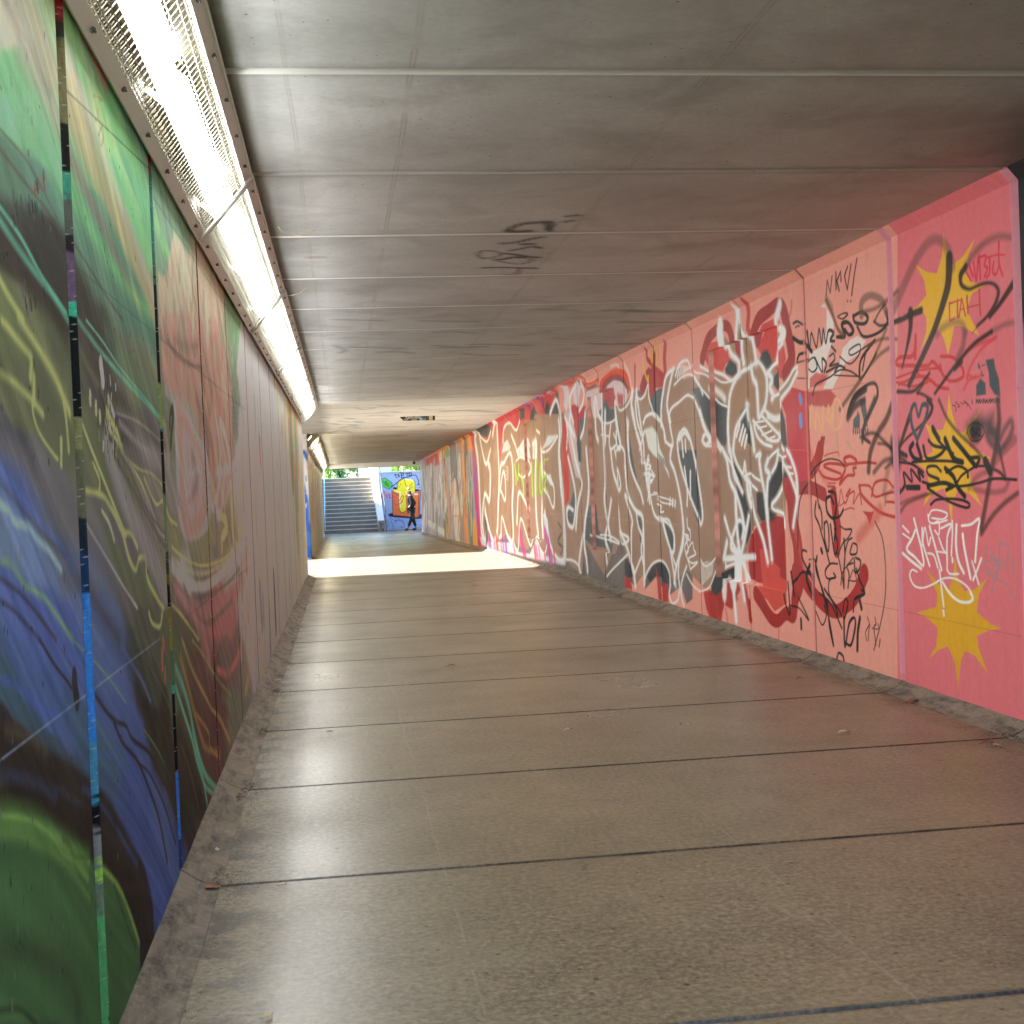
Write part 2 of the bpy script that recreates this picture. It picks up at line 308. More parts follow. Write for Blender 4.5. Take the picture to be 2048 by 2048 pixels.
# reds under and round the piece
f_(V9, "0 1400 110 1500 200 1380 220 1540 340 1400 400 1500 500 1600 620 1500 680 1700 800 1600 960 1500 1060 1600 1100 1900 1380 2100 400 1800 0 1540", SAL); s_(V8, "600 1300 610 1450 600 1660", 9, WHT)
for P in ["0 1390 60 1430 70 1540 0 1530", "340 1300 400 1500 410 1690 370 1640", "410 1470 480 1480 480 1680 420 1690", "860 1540 1000 1560 1100 1640 1060 1932 960 1900 900 1760", "1090 1560 1200 1540 1250 1640 1180 1760 1110 1700"]: f_(V9, P, (196, 70, 66), 1, .02)
f_(V2, "80 1360 240 1380 230 1530 190 1600 140 1640 100 1560", (182, 62, 58), 1, .01); f_(V2, "250 1280 370 1290 390 1350 300 1530 240 1500 260 1380", (186, 70, 64), 1, .01)
f_(V2, "410 1000 440 820 500 740 560 690 640 660 700 640 780 660 820 760 840 1360 500 1280 430 1240", (182, 66, 66)); f_(V2, "520 960 600 960 650 1080 720 1150 720 1230 830 1290 840 1480 720 1560 650 1450 560 1390", (214, 92, 82), 1, .008)
s_(V2, "430 1330 470 1500 490 1640", 30, (190, 60, 56)); s_(V2, "250 1540 270 1680", 12, (205, 90, 84), .7, .02); s_(V2, "760 1660 760 1860", 10, (205, 90, 84), .7, .02)
f_(V2, "800 0 1065 0 1065 310 940 320 880 240", (206, 78, 88)); f_(V1, "870 1320 1035 1370 1045 1932 850 1932 830 1600 790 1480", (204, 78, 84)); s_(V1, "1030 1500 1045 1932", 30, (222, 52, 54), .9, .03); s_(V2, "1045 0 1062 400", 34, (216, 50, 50), .9, .03)
s_(V2, "540 1390 600 1480 680 1610 750 1650 830 1580 900 1590 920 1420 960 1280 920 1180", 92, (178, 60, 58)); s_(V2, "840 330 880 480 900 700 940 900 950 1100 930 1250", 90, (184, 72, 68)); s_(V2, "900 700 960 960 1010 1160 1050 1240", 30, (214, 92, 88), .8, .03)
s_(V2, "950 370 1070 365 1200 430", 130, (180, 68, 66)); s_(V2, "1160 0 1130 110 1080 200", 90, (184, 66, 62)); f_(V1, "1170 1800 1210 1800 1190 1932 1140 1932", (178, 66, 60)); s_(V2, "1290 440 1310 620 1330 760 1320 960", 66, (186, 62, 56))
s_(V2, "1000 1240 1060 1340 1180 1480 1300 1560 1420 1500 1520 1380 1590 1190", 110, (182, 56, 54)); f_(V2, "1560 1120 1630 1240 1560 1420 1500 1300", (182, 56, 54))
f_(V1, "500 950 600 720 760 640 800 850 830 1050 790 1250 700 1180 640 1100 560 1060", (214, 92, 86)); f_(V1, "40 1050 90 900 160 880 210 900 220 1000 250 1080 200 1100 170 1180 110 1160", (212, 96, 88)); s_(V1, "500 860 560 680 660 590 760 520 810 600 850 800 880 960 880 1080 820 1200", 82, (176, 76, 74)); s_(V1, "20 1060 70 880 140 790 220 730 280 760 310 880 320 980", 66, (176, 80, 76))
s_(V1, "450 500 470 600 460 760 480 800", 34, (200, 70, 66), .9, .02); s_(V1, "885 500 880 580 860 650", 16, (210, 90, 84), .7, .02); f_(V1, "1040 1370 1260 1350 1330 1430 1250 1520 1050 1500", (200, 92, 92), .95, .01)
f_(V1, "190 1150 240 1050 300 1100 310 1200 260 1230 200 1200", (88, 92, 92), 1, .02); f_(V1, "520 1060 550 980 590 960 620 1010 640 1080 660 1090 600 1170 540 1130", (84, 90, 90), 1, .02); f_(V1, "650 1230 700 1160 740 1230 760 1290 720 1340 690 1360 650 1300", (80, 86, 86), 1, .02); f_(V1, "780 1500 820 1640 850 1932 800 1900 750 1780 770 1620", (86, 90, 90), 1, .02); f_(V1, "340 1560 400 1500 430 1640 460 1900 430 1900 330 1700 300 1760", (88, 92, 92)); f_(V1, "0 1300 80 1420 120 1460 220 1540 220 1800 180 1932 0 1560", (92, 96, 96), 1, .02)
for P in ["250 60 340 230 380 420 440 640 440 800 400 920 370 800 330 500 270 200", "600 240 700 110 790 130 740 300 660 480 640 560 590 560 590 350", "490 400 580 420 600 680 540 690 500 600", "110 1290 210 1250 290 1150 280 1230 225 1320 160 1410 110 1370", "820 200 855 250 830 275 806 250", "300 700 350 700 365 800 330 870 290 860"]: f_(V2, P, (72, 76, 78), 1, .01)
f_(V2, "600 580 680 580 690 640 650 690 600 690", (60, 60, 60), .95, .03)
# white outlines
def W(V, w, *L, soft=.004, a=1., col=WHT):
    for t in L: s_(V, t, w*1.6, (236, 232, 224), .3*a, .018); s_(V, t, w*.8, col, a, soft)
W(V6, 15, "600 120 590 220 620 420 640 800 660 1200 690 1290 720 1240 700 980", "610 110 660 190 720 230 760 120", "780 160 800 40 825 20 830 150 850 600 840 900 830 1180 800 1290 760 1240 700 980", "640 180 690 430 720 460 755 320", "730 460 755 560 745 860 700 790 680 900 670 1100 690 1290", "890 230 900 90 960 30 1030 110 1070 10", "850 640 870 480 900 460 960 350 990 450 1000 700 990 900 1000 1290 940 1240 880 1040 870 1240 850 1260",
  "860 760 890 560 915 640 915 860 870 760", "980 160 1020 260 1050 330 1120 210 1150 280", "1030 440 1080 400 1140 440 1160 550 1100 620 1060 580", "1040 1100 1060 780 1130 880 1150 960", "1220 110 1280 180 1300 330 1380 320 1480 170", "1180 260 1220 260 1210 600 1220 1000 1240 1240", "1300 330 1310 600 1290 800 1280 1000 1290 1240", "1330 560 1430 700 1440 900 1420 930 1380 820 1330 740", "1490 10 1500 160 1490 400 1510 700 1540 1000 1550 1400 1540 1500 1480 1490 1400 1350 1340 1000", "1000 1290 1050 1400 1080 1060 1150 1250 1190 1350 1230 1250 1300 1400 1340 1430 1370 1300")
for P in ["880 350 900 250 940 210 970 290 960 320 910 340", "1030 330 1130 200 1160 420 1100 400 1050 400", "1180 270 1220 270 1215 420 1180 420", "1310 320 1370 170 1480 160 1400 260", "700 1000 740 1150 720 1240", "1320 1000 1370 1060 1400 1330 1340 1180", "1350 600 1400 580 1430 700 1400 700"]: f_(V6, P, (222, 228, 236), .85, .02)
for P in ["640 1250 700 1300 1000 1320 1060 1420 1180 1440 1240 1290 1330 1450 1480 1500 1560 1500 1560 1560 1100 1460 660 1340"]: f_(V6, P, (228, 222, 228), .9, .03)  # white band at the wall foot paints in its sun-blown brightness
for k in range(16):
    x = random.uniform(680, 1480); y = 1290+(x-680)*.22; s_(V6, f"{x} {y-40} {x+8} {y+30} {x+14} {y+60}", random.uniform(10, 24), random.choice([(206, 60, 110), (150, 70, 190), (220, 60, 70), (226, 90, 160)]), .8, .02)
s_(V6, "1080 1230 1090 1300 1100 1360 1130 1440", 34, (196, 70, 150), .9, .03); s_(V6, "1340 1200 1370 1300 1390 1400 1400 1500", 34, (204, 90, 170), .9, .03); s_(V6, "700 1090 720 1200 715 1290", 20, (100, 110, 108))
for t in ["1020 490 1030 670", "1060 480 1050 640 1030 560", "1090 600 1110 700 1112 800", "1170 480 1180 800", "1220 450 1218 600 1220 780", "1265 480 1258 700 1275 790 1310 740 1290 480", "1330 470 1335 430 1380 420", "1310 620 1360 600 1340 700 1372 780"]: s_(V6, t, 11, (176, 224, 70))
for k in range(7): s_(V6, f"{925+k%2*12} {500+k*22} {945+k%2*4} {510+k*22}", 8, (220, 216, 208))
W(V5, 11, "0 490 45 385 75 480 85 620 70 760 80 900 100 1100 105 1250 115 1430 120 1600", "115 520 150 600 175 730 200 860 240 1000 245 1060 215 1200 200 1380", "140 830 170 960 190 1060 200 1180 190 1300 175 1370 140 1340 130 1250 145 1215 180 1240", "280 770 290 900 300 1040 290 1200 270 1330 265 1500 280 1600 290 1700", "255 1430 235 1560 225 1660 240 1740", "120 1620 170 1625 215 1660 240 1740", "440 580 430 700 440 770 480 740 510 780 540 740 575 790 580 900", "500 430 510 560 545 730 525 760 505 680",
  "470 770 500 880 530 950 545 1050 530 1080 520 980 500 850", "440 770 460 940 500 1080 530 1250 545 1400 600 1540 650 1740 660 1820", "580 900 600 1100 660 1240 715 1290 720 1440 725 1600 730 1800", "605 560 600 700 620 880 660 1010 700 1100 720 1180", "640 320 630 450 660 600 700 740 710 860", "670 330 690 500 720 700 730 850 770 1100 800 1250 840 1310 900 1330 950 1400 960 1500 945 1570 900 1450 870 1330", "315 420 330 640 345 700", "375 560 385 700 400 1000 395 1180 440 1460", "445 1160 420 1340 400 1460 430 1560 440 1640", "440 1750 480 1700 560 1620 600 1580", "310 1430 360 1450 430 1470 520 1500 440 1440 360 1430", "530 1400 560 1420 610 1460 560 1500 540 1420", "235 240 262 330 250 420 225 470", "180 560 150 420 175 310 215 250")
W(V8, 17, "1010 1290 960 1200 940 1060 920 980", "960 1230 1000 1300 1060 1330 1140 1310 1200 1240 1220 1120 1230 1050 1280 1160 1340 1140 1400 1060 1450 900", "1450 900 1430 1050 1460 1200 1490 1400 1540 1600", "1500 900 1490 1100 1510 1300 1560 1480", "1500 980 1550 1020 1610 960 1650 830 1660 1000 1700 1140 1720 1230", "1590 1340 1620 1250 1700 1210 1760 1270 1830 1340 1870 1500 1870 1560", "1600 1440 1560 1600 1540 1670", "1230 1180 1260 1400 1290 1600", "1380 1290 1390 1500 1400 1670", "1010 900 1010 1300", "1050 1180 1050 1500", "840 1200 820 1400 780 1520", "640 1000 650 1180 640 1340 700 1500", "1160 1470 1200 1560 1240 1580 1240 1440")
s_(V8, "1040 1400 1050 1520 1040 1600", 26, WHT, .9, .02); s_(V8, "1000 1480 1100 1500", 18, WHT, .9, .02)
W(V5, 13, "720 560 745 510 800 490 850 540 880 620 890 700 950 740 930 600 920 520 940 450 1000 400 1060 350 1110 370", "960 140 900 200 875 320 860 450 860 580", "950 160 920 300 905 430 930 560", "940 740 930 850 960 930 990 1050 1015 1200 1030 1400 1010 1550 975 1680 960 1800", "1000 650 985 720 1000 850 1040 1000 1090 1150 1150 1300 1165 1350 1180 1280 1160 1100 1120 850 1080 680 1040 610 1000 650", "970 200 1000 110 1060 80 1085 140", "1110 200 1150 260 1180 340", "960 270 1020 210 1090 190 1140 260 1260 400 1330 440", "1110 370 1150 470 1190 600 1240 680 1300 780 1370 900 1440 1090", "1240 680 1190 650 1180 700 1200 740 1250 745 1300 760", "1100 120 1120 170 1200 190 1290 250 1370 240")
for k in range(7): s_(V5, f"{985+k*13} {215-k*10} {1000+k*13} {120+k*2}", 6, WHT)
f_(V5, "730 610 790 590 830 650 850 760 900 880 925 990 870 870 800 810 760 760", (228, 226, 216), 1, .02)
for k in range(5): s_(V5, f"{835+k*14} {800+k*14} {850+k*14} {850+k*16}", 6, DRK)
s_(V5, "1000 690 1040 640 1075 680", 26, WHT, .95, .02); [s_(V5, t, 9, WHT) for t in ("1020 700 1030 820", "1045 700 1050 780", "1085 940 1085 1140", "1040 910 1060 1080 1060 1200", "800 1100 830 1110 780 1120", "830 1130 930 1160 950 1190 870 1180 830 1150", "930 1150 925 1195", "950 1160 948 1200", "968 1170 966 1205", "830 1190 860 1210 850 1250 880 1250", "760 850 740 960 760 1100 770 1180", "740 940 800 980 770 1030", "720 870 780 900 740 930", "770 900 760 1040")]
W(V9, 13, "0 480 60 580 110 650 170 700 200 800 210 1000 210 1250", "120 670 150 850 190 960 180 1100 200 1240", "0 510 40 640 80 780 70 900 70 1200", "370 740 410 760 440 870 480 1020 510 1120", "410 760 480 770 520 860 545 960 545 1100 520 1150 560 1280", "500 1120 530 1300 560 1500", "120 1500 100 1400 140 1280 180 1180", "60 1230 100 1330 110 1500", "640 760 650 900 640 1060 600 1200 590 1380 620 1600 650 1720", "620 1560 630 1440 680 1280", "680 1370 740 1480 800 1540 830 1560", "830 1200 880 1280 940 1260 1000 1190", "820 1560 870 1550 940 1500 1000 1340", "500 1500 490 1600 520 1690 580 1660 600 1560", "210 1500 230 1380 300 1260 380 1220 440 1250 490 1360 500 1480", "1160 1250 1080 1290 1050 1310", "1060 1290 1050 1180 1070 1000")
for k in range(10): s_(V9, f"{838+k*15} {1240+6*math.sin(k)} {842+k*13} {1500-k*14}", 5, WHT)
s_(V9, "685 760 690 850 720 900 715 1000 670 950 700 1100 670 1150 740 1020 760 1100 780 1150 700 1200 740 1250 800 1240 720 1320", 10, WHT); s_(V9, "660 930 700 960 660 1080 720 1300", 8, WHT); s_(V9, "240 120 260 60 280 200 330 290 260 260 300 360 210 260 280 300 250 560", 9, WHT)
for k in range(22): x, y = random.uniform(160, 230), random.uniform(60, 370); s_(V9, f"{x} {y} {x+random.uniform(-10,10)} {y+random.uniform(5,20)}", 4, (96, 60, 46), .8)
W(V1, 27, "0 1120 100 1180 180 1210 250 1260 300 1220 330 1170", "330 1190 320 1080 250 1000 220 900 195 800", "370 1090 355 980 350 800 360 640 350 560", "430 840 400 780 385 700 370 600", "490 1090 470 950 450 850", "600 1190 650 1120 720 1060 740 1000 750 900 790 820", "690 1060 720 900 740 760 730 660 770 540", "800 900 750 960 740 1000", "230 1932 220 1700 230 1500 240 1400 280 1280 350 1180 440 1130 500 1080 560 1150 590 1250 590 1400 570 1520 520 1620", "440 1130 460 1240 490 1300 500 1400 510 1600", "600 1190 640 1250 620 1330 650 1400 640 1440", "650 1420 760 1360 850 1250 900 1160 940 1130", "940 1180 900 1260 860 1340 780 1440 770 1520 700 1640 620 1600 560 1530", "540 1600 620 1690 700 1780 760 1850 810 1932", "460 1650 520 1720 560 1780 620 1840 700 1840 710 1780", "270 1932 290 1750 330 1650 380 1560 420 1500", "400 1500 420 1650 450 1780 470 1932", "0 1560 40 1700 90 1820 150 1932", "20 1840 60 1770 100 1830 60 1880 30 1850", "470 1700 500 1800 560 1870 640 1900", soft=.006)
for t in ("490 1665 565 1655", "505 1725 590 1700", "545 1790 640 1745", "590 1835 670 1800", "335 1680 300 1800", "365 1700 330 1840", "385 1740 350 1880", "400 1800 380 1900"): s_(V1, t, 18, WHT)
s_(V1, "195 740 190 800 200 870", 56, WHT, .9, .03); s_(V1, "770 520 745 640", 40, WHT, .85, .03); s_(V1, "770 760 810 800 780 860", 50, WHT, .9, .02); s_(V1, "600 1600 660 1630 720 1620", 60, WHT, .9, .02); s_(V1, "90 1340 160 1400 190 1440", 50, WHT, .8, .03)
W(V2, 24, "170 0 210 100 240 300 300 430 350 600 380 760", "240 0 260 120 280 250 330 350 360 410", "270 20 300 120 340 200 365 230 380 120 390 210", "370 260 430 230 480 270 530 300", "380 280 450 340 500 390", "400 270 410 400 440 540", "420 300 470 600 500 700 560 880 600 1080", "490 60 530 40 520 100 540 260 570 420 600 700 640 1050", "600 100 650 40 700 0", "600 100 580 180 620 240 600 300 590 500 600 650", "700 20 680 140 640 220", "800 100 790 200 760 320 700 450 640 530 660 580 720 600 780 650 820 740", "790 480 800 600 815 700", "840 0 880 80 930 250 940 450 920 600 900 740", "800 120 860 230 900 330 930 420", "190 660 250 860 330 1040", "290 430 310 800 340 1040", "420 640 380 860 340 1040", "200 1060 340 1040 480 1030", "340 1040 300 1250", "340 1040 430 1250", "270 820 310 700 350 690 370 760 360 850", "260 860 250 940 290 990", "330 1050 320 1270 350 1640", "380 1100 430 1440", "200 1130 290 1100", "180 1050 210 900", "700 40 760 80 830 60", "840 160 880 170", "850 220 900 230", soft=.006)
s_(V2, "210 1050 340 1040 480 1035", 60, WHT, .9, .02); s_(V2, "320 1060 320 1260", 70, WHT, .85, .02); s_(V2, "240 1290 235 1400", 40, WHT, .8, .03)
# sheets of plain salmon panel: white ghost shape, tags
f_(V1, "1225 560 1290 700 1290 860 1240 1000 1180 1180 1100 1340 1040 1340 1060 1000 1180 930 1220 800", (232, 222, 214)); f_(V1, "1340 1130 1380 950 1450 870 1520 830 1600 880 1540 1000 1400 1090 1280 1340 1190 1340 1250 1200", (232, 220, 212)); f_(V1, "1060 1240 1120 1180 1230 1210 1180 1300 1060 1340", (214, 104, 98), .9, .01); f_(V1, "1165 550 1210 500 1225 560", (225, 215, 205))
T = BLK
for t in ("1218 440 1228 290 1258 418 1275 255", "1315 378 1312 215", "1345 395 1322 300 1358 205 1362 300", "1425 160 1395 250 1422 385 1458 140", "1515 85 1490 240 1465 435"): s_(V1, t, 11, T, smooth=False)
for t in ("1424 494 1427 497", "1455 492 1457 495"): s_(V1, t, 16, T)
TB = (58, 54, 48)
for t, w in (("1035 790 1060 960 1075 800 1125 940 1150 760 1175 910 1190 760 1215 900 1240 780 1290 800 1260 870 1300 880", 26), ("1320 840 1400 830 1370 720 1430 700 1480 780 1440 820 1400 770", 30), ("1480 640 1560 600 1620 650 1590 710 1500 700 1480 640", 34), ("1520 740 1570 830 1650 830 1750 780 1810 700 1800 600", 26), ("1330 640 1390 610 1425 620 1380 665 1330 650", 16), ("900 710 940 690 990 720", 24), ("920 750 950 730 960 740", 14), ("900 850 960 890 1010 900 1080 980", 40),
             ("1040 1080 1100 1040 1130 1130 1090 1180 1050 1150", 16), ("1110 1040 1180 1180 1180 1050 1220 1100 1200 1180", 16), ("1250 1030 1290 1000 1300 1060 1250 1120 1340 1100 1300 1180", 18), ("1350 1030 1450 1100 1540 1000 1540 910 1450 960 1440 1000 1480 1010 1650 900 1680 870", 16), ("1090 1400 1120 1300 1250 1230 1350 1160 1450 1170 1540 1230", 18), ("1300 1210 1520 1220", 16), ("1690 870 1560 1050 1540 1200 1560 1240 1650 1100 1700 1000", 22), ("1570 1160 1600 1000 1640 930", 14), ("1270 930 1310 980", 22), ("940 1060 960 1010 1020 990", 26), ("930 1090 1000 1070 1050 1050", 14), ("940 1240 1020 1240", 12), ("1220 1180 1340 1120 1400 1140", 26)):
    s_(V1, t, w, TB, 1, .004)
BR = (112, 84, 62)
for t, w, a in (("1560 620 1560 510 1640 440 1750 480 1800 600", 52, .7), ("1560 600 1700 560 1850 450 1910 390", 40, .75), ("1220 480 1280 620 1330 760 1390 830", 26, .9), ("1700 1000 1800 760", 26, .7), ("1650 1100 1750 1000 1870 920", 34, .75), ("1620 930 1750 860 1900 860", 30, .8), ("1560 1240 1450 1400 1350 1540", 34, .85), ("1220 480 1270 560", 60, .4)): s_(V1, t, w, BR, a, .012)
for t, w in (("1690 680 1730 600 1790 520", 16), ("1680 690 1740 730 1830 710 1932 660", 30), ("1430 1590 1470 1450 1590 1320 1690 1290 1715 1400 1650 1560 1590 1700 1575 1800 1640 1860", 26), ("1440 1570 1500 1420 1600 1340", 56)): s_(V1, t, w, (50, 42, 36), .95, .008)
for t in ("1060 1720 1080 1500 1110 1730 1120 1560", "1120 1560 1150 1640 1180 1760 1190 1520", "1190 1560 1230 1650 1240 1500 1260 1700", "1260 1700 1290 1480 1330 1440 1375 1560 1350 1700 1290 1720 1290 1520"): s_(V1, t, 16, (236, 184, 130))
for P in ("1480 1720 1480 1640 1515 1590 1520 1545 1545 1600 1545 1720", "1540 1440 1595 1440 1610 1560 1620 1705 1590 1710 1575 1620 1560 1560"): f_(V1, P, (104, 108, 110))
for k in range(8): s_(V1, f"{1480+k*20} 1735 {1482+k*20} 1765", 13, (100, 102, 104))
for t in ("965 1420 975 1460", "970 1620 975 1680"): s_(V1, t, 34, (110, 160, 215), .9)
for t in ("1320 1790 1330 1920", "1420 1850 1470 1932"): s_(V1, t, 12, (190, 175, 110), .7)
for t, w in (("60 1080 210 1130", 0),): pass
# red tags low on the salmon panel
RT = (204, 68, 60)
for t, w in (("1150 200 1200 260 1340 280 1400 160 1260 130 1200 160 1360 230", 26), ("1420 150 1390 90 1450 60 1510 100 1500 130", 22), ("1410 140 1600 120 1700 130", 30), ("1400 200 1350 330 1420 250 1490 240 1480 180 1510 170", 22), ("1660 440 1690 320 1800 290 1870 360 1932 370", 26), ("1540 340 1640 350 1690 450 1800 420 1932 400", 24), ("1540 350 1560 430 1640 520 1740 600 1850 640 1932 650", 30), ("1800 500 1880 510 1932 580", 24), ("1230 350 1310 370 1270 520 1340 520 1360 380 1400 520 1450 380 1410 450 1490 400 1480 520 1540 420 1560 520", 16), ("1240 320 1310 320", 14), ("1260 500 1340 540 1400 500", 12), ("1400 580 1450 560 1490 570", 14), ("1200 60 1240 40 1330 20 1340 60", 12)): s_(V2, t, w, RT)
f_(V2, "1570 590 1650 600 1680 590 1640 720 1610 640", (196, 60, 56)); s_(V2, "1740 580 1650 700 1530 850", 90, (214, 90, 74), .55, .03); s_(V2, "1060 0 1140 180 1250 350", 30, (214, 96, 90), .5, .03)
# black calligraphy
K = (34, 38, 38)
for t, w in (("945 950 950 600 985 420 1060 300", 10), ("1060 260 1120 160 1230 90 1340 100 1400 155", 14), ("1110 200 1115 300 1135 460 1150 560", 10), ("1690 690 1760 850 1790 1100 1790 1400 1750 1650 1680 1932", 9), ("1240 400 1300 420 1315 560 1290 660 1230 600 1220 480 1260 450 1290 520", 20), ("1300 660 1350 640 1385 575", 24), ("1290 660 1310 760 1300 860", 18), ("1120 500 1110 620 1150 720 1180 830 1210 930 1250 1090", 13), ("1150 530 1175 620 1180 760", 12), ("1200 700 1205 860 1240 980 1245 800 1225 690 1200 720", 13), ("1260 720 1300 1000 1330 920 1300 760", 13), ("1350 730 1400 765 1465 770 1430 850 1380 900 1340 1000", 13), ("1390 860 1400 1000 1390 1180 1390 1330", 13), ("1400 1000 1430 880 1470 850", 14), ("1480 900 1515 920 1510 1000 1450 1000 1470 910", 13), ("1330 1000 1360 1150 1390 1320", 11), ("1500 1040 1550 1070 1540 1150 1500 1180 1490 1060", 15), ("1430 1330 1440 1200 1420 1120 1480 1090", 12), ("1510 1150 1540 1250 1590 1380 1500 1430 1480 1560", 14), ("1330 1100 1260 1100 1210 1170 1230 1240 1310 1230 1290 1190", 18), ("1310 1230 1250 1260 1250 1400 1340 1540 1370 1610", 13), ("1030 980 990 970 990 1050 1080 1230", 16), ("1130 1030 1120 1150 1180 1340 1230 1500", 15), ("1110 1060 1160 1280 1240 1600 1290 1890 1250 1700 1230 1450", 12), ("880 1180 910 1400 900 1290 940 1240 990 1180 1060 1200 1090 1280", 17), ("850 1280 870 1580 830 1500 810 1400", 12), ("860 1500 960 1530 1050 1640 950 1420", 12), ("1390 1620 1400 1900 1440 1680 1490 1620 1500 1700 1460 1880 1400 1860", 22), ("1545 1620 1525 1760 1520 1932", 22), ("1400 1620 1430 1480 1400 1440 1380 1560", 13), ("1150 1380 1260 1480 1370 1720", 16), ("1060 1180 1090 1260 1100 1420 1030 1240 1060 1110", 22), ("1200 1340 1300 1500 1330 1590", 16), ("1560 1350 1590 1390 1500 1440", 20), ("1450 1240 1480 1160 1510 1260 1430 1260", 11), ("1050 1060 1100 1050", 14), ("1170 960 1180 990", 22), ("975 1640 978 1720", 18), ("1545 1460 1560 1530", 22), ("1480 1040 1380 1180 1360 1300", 10), ("1200 1500 1220 1600 1180 1690 1120 1560", 11)): s_(V2, t, w, K)
for t, w in (("1600 1930 1640 1850", 8),): pass
for t, w in (("1615 1615 1635 1680 1600 1760 1610 1840", 7), ("1640 1690 1630 1760 1625 1840", 7), ("1690 1620 1700 1680 1680 1720 1700 1880", 8), ("1660 1720 1720 1730 1720 1680", 10), ("1730 1900 1740 1830", 9), ("1320 2020 1340 1960 1380 1990 1390 2040", 18)): s_(V2, t, w, K)
# ---- pink panel: stars
YEL = (232, 186, 44)
f_(V3, "1150 315 1175 430 1235 630 1330 560 1460 370 1400 520 1360 700 1430 800 1560 820 1430 900 1390 1030 1400 1110 1500 1310 1360 1230 1260 1210 1200 1500 1150 1310 1090 1250 1020 1310 930 1460 990 1270 990 1130 960 1080 790 1090 900 1030 990 920 970 780 880 620 980 690 1090 715 1140 540", YEL)
f_(V4, "1205 -60 1240 140 1290 300 1340 320 1510 90 1420 300 1400 450 1610 560 1450 600 1410 700 1430 830 1530 1030 1400 900 1290 870 1240 1000 1235 1240 1200 950 1150 850 1050 900 960 1030 1000 880 1010 700 900 610 1050 500 1030 370 980 230 1080 290 1150 290 1190 150", YEL)
f_(V7, "290 60 320 280 380 400 480 380 605 265 520 430 500 600 640 720 740 757 620 775 500 830 520 960 615 1200 480 1020 385 975 345 1080 320 1330 290 1090 220 930 140 960 35 1055 110 920 125 750 0 640 -78 604 110 550 120 430 15 190 130 330 230 390 270 260", (226, 176, 44))
# red tags
for t, w in (("880 1520 885 1310 860 1500 730 1520 700 1590 850 1600 1000 1600 1050 1560 1120 1640", 36), ("700 1720 900 1650 1120 1620", 26), ("720 1780 950 1700 1100 1800 1200 1825", 34), ("870 1640 960 1720 1060 1760", 22), ("1130 1510 1240 1520 1330 1610 1340 1710 1230 1750 1150 1690 1120 1600", 30), ("700 1760 850 1800 1000 1760", 30)): s_(V3, t, w, (214, 76, 70), .95)
for t, w in (("1380 1720 1420 1600 1520 1440 1650 1330", 26), ("1370 1460 1500 1390 1640 1340 1660 1320", 34), ("1400 1690 1460 1720 1520 1690", 30), ("1350 1830 1400 1740 1470 1700", 24)): s_(V3, t, w, (222, 84, 82), .85, .01)
for t in ("1370 690 1420 780", "1400 620 1440 740", "1445 600 1470 780 1490 560", "1500 540 1510 760", "1510 550 1565 540 1550 630 1580 660 1550 740", "1600 560 1600 700 1570 750", "1560 560 1700 520", "1690 400 1690 600 1725 730", "1700 530 1745 530", "1640 600 1630 690 1660 720 1690 640"): s_(V3, t, 17, (224, 66, 92))
for t in ("1250 990 1210 1000 1215 1170 1265 1140", "1290 970 1290 1130", "1240 990 1330 960", "1305 1130 1330 950 1365 1115", "1310 1060 1350 1050", "1380 930 1392 1090", "1380 1040 1500 1010", "1500 870 1505 1000 1512 1110"): s_(V3, t, 16, (212, 84, 72), smooth=False)
# brown-black broad strokes
DB = (62, 48, 40); FB = (134, 92, 84)
for t, w, a in (("650 1100 800 760 900 560 1000 420 1100 380 1190 470 1240 640", 72, .62), ("1860 370 1700 350 1560 410 1440 530 1370 640", 60, .7), ("1932 1190 1780 1190 1620 1270", 46, .75), ("1090 1300 1150 1230 1250 1180 1330 1190 1360 1280", 62, .6), ("1360 1280 1340 1420 1290 1530", 44, .75)): s_(V3, t, w, FB, a, .02)
for t, w, w2 in (("1210 560 1200 800 1150 1000 1070 1240 980 1450 890 1640 820 1790", 66, 40), ("1370 640 1320 730 1330 820 1400 860 1480 830 1580 800 1650 820 1685 890 1650 1010 1570 1130 1480 1215", 44, 28), ("1932 640 1800 850 1700 1000 1600 1130", 60, 34), ("660 1190 740 1160 830 1110 940 1065", 40, 70), ("835 1090 835 1230 800 1430 755 1620", 52, 12), ("1620 1270 1450 1390 1300 1560 1200 1690 1070 1870", 44, 26), ("1330 1560 1260 1640", 40, 30), ("710 1850 850 1850 930 1790 1020 1670", 44, 24), ("900 1860 960 1880 1040 1932", 30, 30), ("900 1870 960 1780", 20, 14), ("1500 1200 1430 1290", 2, 2)): s_(V3, t, w, DB, .96, .01, w2=w2)
for t, w, w2 in (("1000 0 1045 70 1000 180 900 280 800 370 740 440", 30, 22), ("830 150 780 300 725 470", 36, 30), ("720 500 800 540", 60, 40), ("1600 650 1700 700 1750 760", 30, 34)): s_(V4, t, w, (56, 46, 40), .96, .008, w2=w2)
for t, w, a in (("1110 0 1190 180 1320 340 1450 460 1600 640", 30, .9), ("1680 0 1690 200 1670 400 1630 620 1580 900 1520 1240", 40, .9), ("1690 430 1720 600 1750 730", 22, .95), ("1870 900 1740 1000 1620 1130 1520 1290", 44, .85), ("1440 860 1600 890 1740 870 1780 790", 56, .5), ("740 1080 800 1000 950 930 1060 890", 34, .75), ("730 1010 820 960 1000 910", 24, .7), ("1640 600 1720 500 1840 380", 80, .5), ("1400 850 1480 740 1600 680", 50, .5)): s_(V4, t, w, (100, 66, 56), a, .012)
